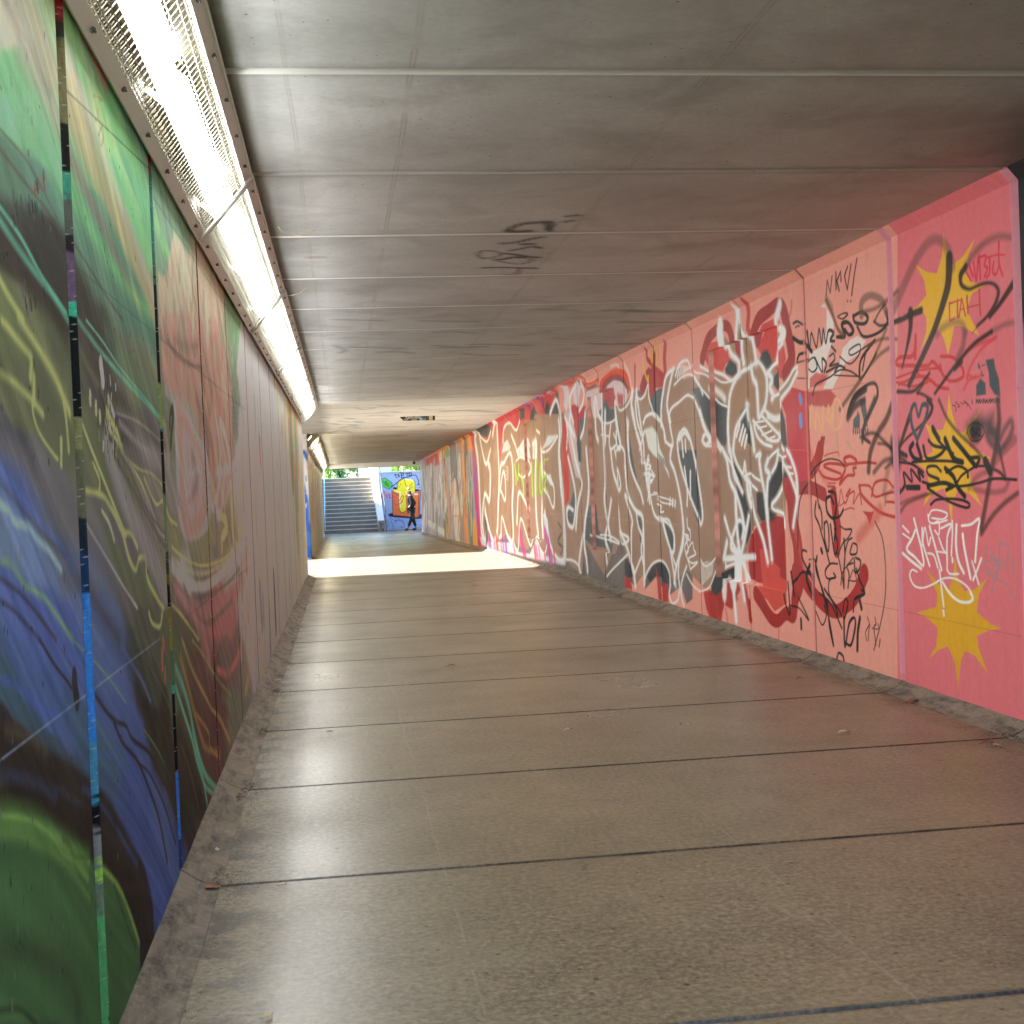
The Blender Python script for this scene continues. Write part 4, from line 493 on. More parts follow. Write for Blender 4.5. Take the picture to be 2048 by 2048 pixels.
for cx, cy in ((235, 1100), (200, 1230), (180, 1790), (100, 1260), (850, 540)):
    for k in range(9):
        u, v = L1.px(cx+random.gauss(0, 26), cy+random.gauss(0, 40)); y, z, _ = on_wall(u, v, -1); PL.raw('s', [(y, z), (y+.006, z-.014)], random.uniform(.003, .008), random.choice([(150, 40, 36), (50, 44, 46), (60, 52, 56)] if cy < 1150 else [(50, 44, 46), (90, 84, 90)]), .85, .003)
for cx, cy in ((645, 620), (660, 480), (690, 690)):
    for k in range(22):
        u, v = L2.px(cx+random.gauss(0, 26), cy+random.gauss(0, 60)); y, z, _ = on_wall(u, v, -1); PL.raw('s', [(y, z), (y+random.uniform(-.01, .01), z-random.uniform(.01, .03))], random.uniform(.002, .006), random.choice([(50, 44, 46), (206, 202, 196), (70, 62, 60), (180, 176, 70)]), .85, .002)
for k in range(520):      # the short wall past the side passage: the same mural, seen almost edge on
    y = random.uniform(28.4, 49); z = random.uniform(0, 2.5); PL.raw('s', [(y, z), (y+random.uniform(-.3, .3), z+random.uniform(.2, .7)), (y+random.uniform(-.5, .5), z+random.uniform(.7, 1.5))], random.uniform(.03, .22), random.choice([(104, 160, 96), (150, 150, 110), (186, 170, 160), (190, 120, 110), (120, 110, 100), (170, 150, 120), (196, 140, 100), (140, 130, 150), (90, 110, 90)]), .75, .06)
# the bevelled lips of the joints are painted in bars: (upper v, lower v, colour)
LIPS = {0: [(-40, 20, 178, 66, 74), (20, 40, 120, 60, 66), (40, 80, 60, 58, 54), (80, 255, 112, 108, 82), (255, 345, 38, 38, 38), (345, 400, 70, 140, 124), (400, 470, 92, 96, 92), (470, 500, 50, 44, 50), (500, 600, 104, 88, 112), (600, 628, 66, 168, 140), (628, 835, 30, 34, 36), (835, 890, 130, 130, 92), (890, 1035, 104, 104, 84), (1035, 1110, 40, 48, 60), (1110, 1180, 36, 60, 96), (1180, 1480, 66, 128, 206), (1480, 1600, 78, 136, 164), (1600, 1660, 28, 30, 32), (1660, 1730, 130, 130, 124), (1730, 1755, 150, 190, 80), (1755, 1830, 112, 124, 104), (1830, 2200, 96, 160, 102)],
        1: [(300, 335, 190, 66, 66), (335, 520, 72, 124, 114), (520, 560, 90, 100, 92), (560, 760, 40, 42, 40), (760, 850, 130, 152, 90), (850, 865, 66, 124, 120), (865, 900, 30, 30, 30), (900, 985, 44, 46, 42), (985, 1110, 116, 128, 104), (1110, 1145, 60, 64, 60), (1145, 1170, 120, 100, 40), (1170, 1215, 40, 34, 30), (1215, 1300, 140, 130, 52), (1300, 1370, 84, 112, 84), (1370, 1385, 66, 160, 140), (1385, 1540, 34, 34, 38), (1540, 1680, 66, 120, 196), (1680, 1760, 50, 70, 130)],
        2: [(480, 960, 74, 40, 32), (960, 1020, 30, 26, 24), (1020, 1090, 146, 142, 60), (1090, 1180, 120, 126, 70), (1180, 1250, 60, 40, 40), (1250, 1330, 130, 50, 56), (1330, 1420, 60, 64, 54), (1420, 1600, 120, 40, 66)]}
# ================================================================== panels
GAIN_R = 1.0; GAIN_L = 2.15
MWALL = painted('painted_wall_concrete', (150, 142, 132), .4, pit_thr=.86, dirt=.12)
MWALLL = painted('mural_wall_concrete', (150, 142, 132), .5, pit_thr=.8, rough_hi=.72, dirt=.2, spec=.1)
MCEIL = None
NICHES = ((9.30, 11.10), (15.02, 16.65), (20.69, 22.45)); NZ = (.43, 2.41)
def axis(a, b, step, extra=()):
    n = max(2, int(math.ceil((b-a)/step))+1); v = list(np.linspace(a, b, n))+[e for e in extra if a < e < b]
    v = np.array(sorted(v)); keep = [0]
    ex = set(round(e, 5) for e in extra)
    for i in range(1, len(v)):
        if v[i]-v[keep[-1]] > step*.04+1e-5 or round(v[i], 5) in ex: keep.append(i)
    return v[keep]
def gridmesh(P, rgba, flip, thick):
    """front face grid with its paint + closed back"""
    nz, ny = P.shape[:2]; nv = nz*ny
    co = P.reshape(-1, 3); idx = np.arange(nv).reshape(nz, ny)
    q = np.stack([idx[:-1, :-1], idx[:-1, 1:], idx[1:, 1:], idx[1:, :-1]], -1).reshape(-1, 4)
    if flip: q = q[:, ::-1]
    tv = np.array(thick)
    back = np.array([P[0, 0], P[0, -1], P[-1, -1], P[-1, 0]])+tv
    allv = np.vstack([co, back]); B = nv
    loops = [[*idx[0, ::-1], B, B+1], [*idx[::-1, -1], B+1, B+2], [*idx[-1, :], B+2, B+3], [*idx[:, 0], B+3, B], [B+3, B+2, B+1, B]]
    if flip: loops = [l[::-1] for l in loops]
    me = bpy.data.meshes.new('panel')
    nl = len(q)*4+sum(map(len, loops)); nf = len(q)+len(loops)
    me.vertices.add(len(allv)); me.vertices.foreach_set('co', allv.astype(np.float32).ravel())
    me.loops.add(nl); me.loops.foreach_set('vertex_index', np.concatenate([q.ravel()]+[np.array(l) for l in loops]).astype(np.int32))
    st = np.concatenate([np.arange(len(q))*4, len(q)*4+np.cumsum([0]+[len(l) for l in loops[:-1]])]).astype(np.int32)
    me.polygons.add(nf); me.polygons.foreach_set('loop_start', st)
    me.update(calc_edges=True); me.validate()
    at = me.attributes.new('paint', 'FLOAT_COLOR', 'POINT')
    col = np.zeros((len(me.vertices), 4), np.float32); col[:nv] = rgba.reshape(-1, 4); at.data.foreach_set('color', col.ravel())
    return me
def streaks(Y, Z):
    """fine poured-paint streaks running down along the mural, upright ones in its far half"""
    r = np.random.default_rng(11); far = np.clip((Y-7.6)/1.0, 0, 1); t = 0
    s = Z+.62*Y+.05*np.sin(Y*4.3+Z*2)+.03*np.sin(Y*9+Z*11); q = Y+.012*np.sin(Z*7)+.02*np.sin(Z*2.3+Y)
    for k, a in ((14, .3), (31, .3), (57, .28), (97, .25), (170, .2)):
        ph, p2_ = r.uniform(0, 6, 2)
        t = t+a*((1-far)*np.sin(k*s+ph+1.5*np.sin(Y*2.1+Z*1.3+p2_))*(.5+.5*np.sin(Y*3.1+Z*4.7+p2_*2))+far*np.sin(k*.6*q+ph)*(.5+.5*np.sin(Z*2.7+Y*6+p2_)))
    t = (t*(1+.5*far))[..., None]; return np.exp(.42*t*np.array([1.0, .9, .75]))
def base_right(Y, Z):
    a = np.zeros((len(Z), len(Y), 4)); a[..., :3] = lin((120, 110, 104), GAIN_R); a[..., 3] = 1; return a
def make_panel(side, ya, yb, bev, parent, lip=None, base='mural', gapj=.005):
    """one precast wall panel from ya to yb; bevels of size bev at both upright edges"""
    dep = max(2.2, ya); Xd = 3.1 if side > 0 else .6
    dz = min(.03, max(.0028, dep/1450)); dy = min(.05, max(.006, .62*dep*dep/(1308*Xd))); dy = min(dy, .045)
    ya += gapj; yb -= gapj
    nich = [n for n in NICHES if side > 0 and n[1] > ya and n[0] < yb]
    ex = [ya+.0029, ya+bev, ya+bev+.002, yb-bev, yb-bev*.8]
    for n in nich: ex += [n[0], n[0]+.003, n[1]-.003, n[1]]
    Y = axis(ya, yb, dy, ex)
    ez = [ZCH]+([NZ[0], NZ[0]+.003, NZ[1]-.003, NZ[1]] if nich else [])
    Z = axis(ZB-.03, H+.03, dz, ez)
    YY, ZZ = np.meshgrid(Y, Z)
    X = XR(YY) if side > 0 else XL(YY)
    sg = 1 if side > 0 else -1
    din = np.minimum(YY-ya, yb-YY); X = X+sg*np.maximum(0, bev-din)
    X = X-sg*np.maximum(0, ZZ-ZCH)*(XRC/(H-ZCH))
    for n in nich:
        ins = (YY >= n[0]+.0029) & (YY <= n[1]-.0029) & (ZZ >= NZ[0]+.0029) & (ZZ <= NZ[1]-.0029); X = X+sg*.045*ins
    P = np.stack([X, YY, ZZ+off(YY)], -1)
    if side > 0:
        rgba = base_right(Y, Z); render_paint(PR.ops, Y, Z, rgba, GAIN_R); lum = rgba[..., :3].mean(-1, keepdims=True); rgba[..., :3] = np.minimum(rgba[..., :3]*.97+lum*.03, .88); mb_ = YY < ya+bev+.0005; rgba[mb_, :3] = rgba[mb_, :3]*.45+.55*lin((250, 164, 160)) if 5.8 < ya < 9.5 else rgba[mb_, :3]*(1.2 if 9 < ya < 12 else .7); rgba[YY > yb-bev*.8, :3] *= .25; rgba[YY < ya+.003, :3] *= .3  # near bevel paler: its brighter lighting is in the colour; far bevel darkened
        for n in nich:      # painted jamb
            m_ = (YY > n[1]-.004) & (YY < n[1]+.001) & (ZZ > NZ[0]) & (ZZ < NZ[1])
            rgba[m_, :3] = lin((206, 146, 134), GAIN_R)*np.clip(1+.25*np.sin(ZZ[m_]*9)+.15*np.sin(ZZ[m_]*41), .5, 1.3)[:, None]
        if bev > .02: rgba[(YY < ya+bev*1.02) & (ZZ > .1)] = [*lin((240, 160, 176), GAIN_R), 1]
    else:
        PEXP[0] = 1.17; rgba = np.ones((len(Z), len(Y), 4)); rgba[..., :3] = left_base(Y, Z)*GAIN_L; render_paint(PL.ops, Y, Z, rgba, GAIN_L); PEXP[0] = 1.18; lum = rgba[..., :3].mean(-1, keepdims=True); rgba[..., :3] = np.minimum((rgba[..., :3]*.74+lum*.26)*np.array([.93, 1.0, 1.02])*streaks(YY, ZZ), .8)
        if lip is not None:
            mk = YY < ya+bev*1.02
            Q = np.stack([X, YY, ZZ+off(YY)-CH], -1) @ RM.T; vv = 1024+F*Q[..., 1]/Q[..., 2]
            vv = vv+6*np.sin(ZZ*170)+3*np.sin(ZZ*410)
            vv = vv+10*np.sin(ZZ*61+YY*90)*np.sin(ZZ*23)
            cv = []; cc = []
            for a, b, *c in lip: cv += [a+5, b-5]; cc += [c, c]
            cc = np.array(cc, float); ns = .4*np.sin(ZZ*41+YY*300+3*np.sin(ZZ*17))+.3*np.sin(ZZ*127-YY*500+3*np.sin(ZZ*31))+.5*rng.normal(0, .5, ZZ.shape)
            mix_ = np.stack([np.interp(vv, cv, cc[:, q_]) for q_ in range(3)], -1); inr = mk & (vv >= lip[0][0]) & (vv <= lip[-1][1])
            rgba[inr, :3] = (np.minimum(lin(mix_)**1.1*1.5, .8)*(1+.28*ns[..., None]).clip(.3, 1.6))[inr]
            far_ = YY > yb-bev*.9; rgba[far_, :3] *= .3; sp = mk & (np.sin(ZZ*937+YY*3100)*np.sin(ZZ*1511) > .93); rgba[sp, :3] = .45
        else:
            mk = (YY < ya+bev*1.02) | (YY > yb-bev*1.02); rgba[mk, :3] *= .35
    # a short dark line of grime where the wall meets the skirting
    me = gridmesh(P, rgba, side > 0, (sg*.22, 0, 0))
    return obj('wall_panel', me, MWALL if side > 0 else MWALLL, parent)
# ================================================================== SETTING
MCON = simple('concrete', (150, 140, 126), .7, var=.14, scale=3, bmp=.003)
# ---- ceiling concrete: smooth formwork, soot beside the lamp, thin longitudinal form lines
def ceiling_mat():
    mt, nt, b = newmat('ceiling_concrete'); tc = nt.nodes.new('ShaderNodeTexCoord'); co = tc.outputs['Object']
    sx = nt.nodes.new('ShaderNodeSeparateXYZ'); nt.links.new(co, sx.inputs[0]); X, Yc = sx.outputs[0], sx.outputs[1]
    n1 = noise(nt, co, .9, 8, .62, .4); n2 = noise(nt, co, 1.9, 8, .6, .6); n3 = noise(nt, co, 40, 4, .6)
    c = mixc(nt, mapr(nt, n1, .32, .68), L4((184, 184, 182)), L4((217, 217, 215)))
    c = mixc(nt, mapr(nt, n2, .48, .7, 0, .42), c, L4((132, 127, 120)))
    c = mixc(nt, mapr(nt, n3, .4, .65, 0, .12), c, L4((110, 104, 96)))
    wob = mth(nt, 'MULTIPLY', mth(nt, 'SUBTRACT', noise(nt, stretch(nt, co, (.2, 1, 1)), .8, 2), .5), .02)
    ln = None
    for x0, w in ((.30, .004), (1.345, .0045), (2.43, .004), (-.12, .003)):
        # form lines drift a little to the right with distance
        d = mth(nt, 'ABSOLUTE', mth(nt, 'SUBTRACT', mth(nt, 'SUBTRACT', X, mth(nt, 'MULTIPLY', Yc, .005)), mth(nt, 'ADD', x0-.01, wob)))
        q = mapr(nt, d, w*.6, w*1.4, 1, 0); dk = mapr(nt, d, w*1.4, w*4, .5, 0)
        ln = (q, dk) if ln is None else (mth(nt, 'MAXIMUM', ln[0], q), mth(nt, 'MAXIMUM', ln[1], dk))
    lv = mapr(nt, noise(nt, co, 2.3, 4, .6), .4, .6, .15, 1)
    c = mixc(nt, mth(nt, 'MULTIPLY', mth(nt, 'MULTIPLY', ln[1], lv), .6), c, L4((92, 86, 78))); c = mixc(nt, mth(nt, 'MULTIPLY', mth(nt, 'MULTIPLY', ln[0], lv), .8), c, L4((206, 198, 186)))
    sl = mth(nt, 'MULTIPLY', mth(nt, 'GREATER_THAN', Yc, float(Y0+S*12)), mth(nt, 'LESS_THAN', Yc, float(Y0+S*18))); c = mixc(nt, mth(nt, 'MULTIPLY', sl, .42), c, L4((236, 234, 228)))      # jointless slab over the crossing, whitened to paint in bounced sunlight
    # grime by the joints and soot by the lamp
    fr = mth(nt, 'FRACT', mth(nt, 'DIVIDE', mth(nt, 'SUBTRACT', Yc, Y0-S*10), S)); dj = mth(nt, 'MULTIPLY', mth(nt, 'MINIMUM', fr, mth(nt, 'SUBTRACT', 1, fr)), S)
    c = mixc(nt, mth(nt, 'MULTIPLY', mapr(nt, mth(nt, 'ADD', dj, mth(nt, 'MULTIPLY', n2, .16)), .07, .16, 1, 0), .45), c, L4((84, 74, 64)))
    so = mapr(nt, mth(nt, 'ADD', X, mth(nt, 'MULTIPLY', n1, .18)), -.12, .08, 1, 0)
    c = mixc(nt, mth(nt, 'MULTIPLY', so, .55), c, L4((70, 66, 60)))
    p1 = pits(nt, co, 11, .035, .075, .55); p2 = pits(nt, co, 26, .06, .12, .78); pp = mth(nt, 'MAXIMUM', p1, p2)
    c = mixc(nt, mth(nt, 'MULTIPLY', pp, .75), c, (.03, .028, .024, 1))
    rs = pits(nt, stretch(nt, co, (.35, 1, 1)), 1.3, .0, .09, .8); c = mixc(nt, mth(nt, 'MULTIPLY', rs, .5), c, L4((130, 84, 50)))
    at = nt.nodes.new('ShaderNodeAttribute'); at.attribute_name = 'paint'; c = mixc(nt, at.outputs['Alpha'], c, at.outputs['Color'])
    nt.links.new(c, b.inputs['Base Color']); nt.links.new(mapr(nt, n1, .3, .7, .55, .8), b.inputs['Roughness'])
    bump(nt, b, mth(nt, 'SUBTRACT', mth(nt, 'ADD', n2, mth(nt, 'MULTIPLY', n3, .3)), pp), .004, .5)
    return mt
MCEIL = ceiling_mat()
def floor_mat():
    mt, nt, b = newmat('floor_concrete'); tc = nt.nodes.new('ShaderNodeTexCoord'); co = tc.outputs['Object']
    sx = nt.nodes.new('ShaderNodeSeparateXYZ'); nt.links.new(co, sx.inputs[0]); X, Yc = sx.outputs[0], sx.outputs[1]
    n1 = noise(nt, co, 1.1, 8, .65, .3); n2 = noise(nt, co, 6, 5, .5); n3 = noise(nt, co, 70, 4, .65); n4 = noise(nt, stretch(nt, co, (1, .8, 1)), 2, 7, .6, .5)
    c = mixc(nt, mapr(nt, n1, .32, .68), L4((100, 87, 67)), L4((128, 113, 89)))
    c = mixc(nt, mapr(nt, n2, .45, .66, 0, .5), c, L4((84, 74, 60))); n5 = noise(nt, co, 42, 3, .55); c = mixc(nt, mapr(nt, n3, .4, .6, 0, .45), c, L4((152, 138, 112))); c = mixc(nt, mapr(nt, n5, .52, .66, 0, .38), c, L4((70, 61, 48))); c = mixc(nt, mapr(nt, n5, .48, .34, 0, .25), c, L4((176, 164, 138)))
    xs_ = mth(nt, 'MULTIPLY', mth(nt, 'GREATER_THAN', Yc, 20.78), mth(nt, 'LESS_THAN', Yc, 28.4)); c = mixc(nt, mth(nt, 'MULTIPLY', xs_, .3), c, L4((214, 212, 206)))      # the crossing slab, with sunlit brightness mixed into its colour
    c = mixc(nt, mapr(nt, n4, .55, .75, 0, .25), c, L4((164, 152, 130)))
    # dark chips of aggregate and gum
    p1 = pits(nt, co, 8, .03, .1, .5); p2 = pits(nt, co, 20, .07, .18, .55); p3 = pits(nt, co, 4, .02, .035, .7)
    msk = mapr(nt, noise(nt, co, .8, 3), .36, .6, .6, 1)
    pp = mth(nt, 'MULTIPLY', mth(nt, 'MAXIMUM', p1, mth(nt, 'MULTIPLY', p2, .75)), msk); pp = mth(nt, 'MAXIMUM', pp, mth(nt, 'MULTIPLY', p3, .8))
    c = mixc(nt, mth(nt, 'MULTIPLY', pp, .95), c, L4((30, 25, 20)))
    wp = pits(nt, co, 14, .02, .035, .85); c = mixc(nt, mth(nt, 'MULTIPLY', wp, .8), c, L4((210, 204, 190)))
    # dirt in the transverse joints, thin form marks lengthwise
    fr = mth(nt, 'FRACT', mth(nt, 'DIVIDE', mth(nt, 'SUBTRACT', Yc, Y0-S*10), S)); dj = mth(nt, 'MULTIPLY', mth(nt, 'MINIMUM', fr, mth(nt, 'SUBTRACT', 1, fr)), S)
    c = mixc(nt, mapr(nt, mth(nt, 'ADD', dj, mth(nt, 'ADD', mth(nt, 'MULTIPLY', n2, .04), mth(nt, 'MULTIPLY', n3, .025))), .034, .058, .95, 0), c, L4((40, 34, 28)))
    wob = mth(nt, 'MULTIPLY', mth(nt, 'SUBTRACT', noise(nt, co, 1.5, 2), .5), .02)
    for x0 in (.31, 1.36, 2.45):
        d = mth(nt, 'ABSOLUTE', mth(nt, 'SUBTRACT', X, mth(nt, 'ADD', x0, wob))); q = mth(nt, 'MULTIPLY', mapr(nt, d, .0015, .005, 1, 0), mapr(nt, noise(nt, co, 3, 3), .42, .55, 0, .75))
        c = mixc(nt, mth(nt, 'MULTIPLY', q, .4), c, L4((170, 158, 138)))
    # dirt swept against both skirtings
    e = mth(nt, 'ADD', mapr(nt, X, -.45, -.2, 1, 0), mapr(nt, X, 2.95, 3.2, 0, 1))
    c = mixc(nt, mth(nt, 'MULTIPLY', e, mapr(nt, n2, .48, .6, 0, .75)), c, L4((66, 56, 46)))
    nt.links.new(c, b.inputs['Base Color'])
    r = mth(nt, 'ADD', mapr(nt, noise(nt, co, .9, 2, .5), .3, .7, .27, .42), mth(nt, 'MULTIPLY', e, .3))
    nt.links.new(r, b.inputs['Roughness']); b.inputs['Specular IOR Level'].default_value = .5
    bump(nt, b, mth(nt, 'SUBTRACT', mth(nt, 'ADD', mth(nt, 'MULTIPLY', n3, .5), n2), mth(nt, 'MULTIPLY', pp, .8)), .0018, .45)
    return mt
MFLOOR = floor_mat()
def skirt_mat():
    mt, nt, b = newmat('skirting_concrete'); co = nt.nodes.new('ShaderNodeTexCoord').outputs['Object']
    n1 = noise(nt, co, 2.5, 8, .65, .4); n2 = noise(nt, stretch(nt, co, (1, .5, 3)), 9, 8, .7); n3 = noise(nt, co, 50, 4, .6)
    c = mixc(nt, mapr(nt, n1, .3, .7), L4((136, 122, 104)), L4((110, 98, 82))); c = mixc(nt, mapr(nt, n2, .46, .64, 0, .8), c, L4((54, 47, 40))); c = mixc(nt, mapr(nt, n3, .5, .7, 0, .2), c, L4((180, 170, 156)))
    nt.links.new(c, b.inputs['Base Color']); b.inputs['Roughness'].default_value = .8
    bump(nt, b, mth(nt, 'ADD', n2, mth(nt, 'MULTIPLY', n3, .5)), .004, .6); return mt
MSK = skirt_mat()
NJ = 32; YEND = float(joint(NJ))            # 48.8
# ---- floor: one sheet with real V joints, following the gentle fall of the far half
def floor():
    ys = []
    for j in range(-4, NJ+6):
        y = float(joint(j)); ys += [(y-.011, 0), (y-.004, -.012), (y+.004, -.012), (y+.011, 0)]
        if j < NJ+5: ys += [(y+S*k/4, 0) for k in (1, 2, 3)]
    ys.append((62., 0)); ys.insert(0, (-30., 0))
    b = MB(); xs = [-14., -2., -.3, 1.3, 3., 6.4, 12.]
    vs = []
    for y, dz in ys:
        flat = 20.7 < y < 28.4 or y > YEND
        for x in xs: vs.append((x, y, float(off(y))+(0 if flat else dz)))
    n = len(xs); fs = [(i*n+k, i*n+k+1, (i+1)*n+k+1, (i+1)*n+k) for i in range(len(ys)-1) for k in range(n-1)]
    b.add(vs, fs); return b.build('floor', MFLOOR, kind='structure')
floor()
# ---- walls
def wall(name, side, js, label, bevf, lips=None, sk=True):
    root = empty(name, (0, 0, 0), label=label, cat='wall')
    for j in js:
        make_panel(side, float(joint(j)), float(joint(j+1)) if not (side < 0 and j == 11) else 20.82, bevf(j), root, (lips or {}).get(j))
        if side < 0 and j == 11: pass
    # skirting: concrete fillet cast per panel
    for j in js:
        a, b_ = float(joint(j))+.006, float(joint(j+1))-.006
        if side < 0 and j == 11: b_ = 20.81
        m = MB(); sg = 1 if side > 0 else -1; prof = [(0.004, ZB+.012), (-.018, ZB), (-.05, .03), (-.085, .012), (-.125, 0.003), (-.125, -.02), (.004, -.02)]
        X = XR if side > 0 else XL; n = len(prof); ys = np.linspace(a, b_, 7); vs = []
        for y in ys:
            for k, (dx, z) in enumerate(prof): vs.append((float(X(y))+sg*dx, y, z+float(off(y))+(.002*math.sin(y*9+k) if z > 0 else 0)))
        fs = [(i*n+k, i*n+(k+1) % n, (i+1)*n+(k+1) % n, (i+1)*n+k) for i in range(6) for k in range(n)]+[tuple(range(n)), tuple(range(6*n, 7*n))]
        m.add(vs, fs); m.build('skirting', MSK, root)
    return root
wall('mural_wall', 1, range(-2, NJ), 'long pink and brown graffiti wall on the right with stars and white lettering', lambda j: .032 if j <= 3 else (.02 if j <= 5 else .013))
wall('mural_wall', -1, range(-2, 12), 'green and blue swirling mural wall on the left under the caged lights', lambda j: (.042 if j in (-1, 0) else .022 if j == 1 else .011), LIPS)
# black panel nearest the camera on the right is part of that wall: painted by strokes below
wall('mural_wall', -1, range(18, NJ), 'short streaky green mural wall beyond the side passage on the left', lambda j: .010)
# solid backing of the tunnel walls (earth side)
bk = MB()
for (x0, x1, ya, yb) in ((-9, -.79, .14, 20.82), (-9, -.85, 28.75, YEND), (3.49, 9, .14, YEND)): bk.box((x0, ya, -1), (x1, yb, 3.1))
# ---- ceiling panels
def ceiling():
    root = empty('tunnel_ceiling', (0, 0, 0)); root['kind'] = 'structure'
    PC = Paint(lambda u, v: (lambda q: (q[1], q[0], q[2]))(on_z(u, v, H)))
    s = PC.stroke; K = (40, 38, 36)
    for t, w in (("740 390 860 330 1000 300 1150 290 1280 280 1320 320 1260 380", 34), ("760 400 860 410 1000 400", 30), ("1240 300 1290 400", 70), ("1510 210 1650 195", 18), ("1480 280 1590 265", 18), ("670 560 850 545 1050 500 1180 480", 20), ("950 570 1050 565", 22), ("780 650 900 630 1060 600 1170 620", 18), ("700 690 850 705 1000 730 1130 740", 22), ("610 770 700 760 800 740 900 740", 24), ("620 790 760 815 900 825 1040 790 1040 760 900 740", 10), ("430 875 560 870 700 870 900 875 1090 880", 16), ("700 960 800 965 860 950 890 890", 16), ("345 700 400 660 520 655 640 680 600 730 480 750 400 750 345 700", 18)):
        s(VC, t, w*1.15, (22, 20, 20), .85, .02)
    for k in range(26):
        u = random.uniform(700, 1900)/1.06*1.0; v = random.choice([618, 640, 668, 690, 705, 825])+random.uniform(-5, 5)
        s(A1, f"{u} {v} {u+40} {v+random.uniform(-2,3)} {u+random.uniform(60,110)} {v+2}", random.uniform(2, 4), (96, 140, 156), .4, .04)
    s(A1, "670 692 690 700 680 706", 6, (86, 150, 180), .5, .04); s(A1, "620 515 640 514", 4, (200, 96, 60), .5, .03)
    for k in range(16):
        u = random.uniform(640, 900); v = random.uniform(800, 880); s(A1, f"{u} {v} {u+20} {v+random.uniform(-5,5)} {u+40} {v}", random.uniform(1, 2), (226, 224, 220), .6, .03)
    for k in range(6):
        u = random.uniform(640, 720); v = random.uniform(820, 850); s(A1, f"{u} {v} {u+14} {v+1}", 1.6, (90, 160, 190), .7, .03)
    def strip(ya, yb, bev, res, gap=.005):
        ya += gap; yb -= gap
        Y = axis(ya, yb, res[0], [ya+bev, ya+bev+.003, yb-bev-.003, yb-bev]); Xa = axis(0, 1, 1/res[1])
        YY, TT = np.meshgrid(Y, Xa); x0 = XL(YY)-.1; x1 = XR(YY)+.1-XRC*0; XX = x0+(x1-x0)*TT
        ZZ = H+off(YY)+np.maximum(0, bev-np.minimum(YY-ya, yb-YY))
        P = np.stack([XX, YY, ZZ], -1); rgba = np.zeros(YY.shape+(4,))
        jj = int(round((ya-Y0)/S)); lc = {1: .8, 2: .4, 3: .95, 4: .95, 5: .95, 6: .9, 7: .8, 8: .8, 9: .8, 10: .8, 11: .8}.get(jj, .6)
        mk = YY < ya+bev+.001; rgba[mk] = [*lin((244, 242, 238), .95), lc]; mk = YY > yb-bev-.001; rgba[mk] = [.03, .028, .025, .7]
        if res[1] > 10:
            Xreal = np.linspace(float(XL(ya))-.1, float(XR(ya))+.1, len(Xa))
            render_paint(PC.ops, Y, Xreal, rgba, .8)
        # grid is (X rows, Y cols)
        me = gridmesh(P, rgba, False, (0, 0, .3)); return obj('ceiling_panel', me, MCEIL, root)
    # first bays are wide slabs; the flat part over the passage has no joints
    for j in range(-2, NJ):  # shell cut short at the camera so daylight fills in from behind
        a, b_ = float(joint(j)), float(joint(j+1))
        if j == 12: continue
        if 13 <= j <= 17: continue
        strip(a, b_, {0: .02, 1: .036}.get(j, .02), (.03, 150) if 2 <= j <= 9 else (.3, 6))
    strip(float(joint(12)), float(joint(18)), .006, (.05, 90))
    return root
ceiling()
# slab over the passage mouth (left of the tunnel) and downstand at the far end
m = MB(); m.box((-2.2, 20.83, H-.02), (-.62, 28.7, H+.3)); m.build('passage_ceiling', MCON, kind='structure')
m = MB(); ye = YEND; zo = float(off(ye)); m.box((-.62, ye, H+zo-.17), (8, ye+.35, H+zo+.5)); m.build('portal_beam', simple('beam_concrete', (238, 236, 236), .6, var=.06), label='pale concrete beam across the top of the far tunnel mouth', cat='beam')
# road deck and earth above
MEARTH = simple('earth', (96, 88, 70), .95, var=.3, scale=4)
m = bk
for q in ((-9, .12, 9, 20.9), (-2.2, 20.9, 9, 28.7), (-9, 28.7, 9, YEND)): m.box((q[0], q[1], 3.1), (q[2], q[3], 3.5))
m.build('embankment', MEARTH, kind='structure')
MGR = simple('grass_ground', (86, 104, 52), .95, var=.35, scale=3)
m = MB(); gz = 1.96
for x0, x1, y0, y1 in ((-300, 300, 60.9, 400), (-300, -9, -300, 60.9), (9, 300, -300, 60.9), (-9, 9, -300, -9)):
    m.add([(x0, y0, gz), (x1, y0, gz), (x1, y1, gz), (x0, y1, gz)], [(0, 1, 2, 3)])
m.build('ground', MGR, kind='structure')
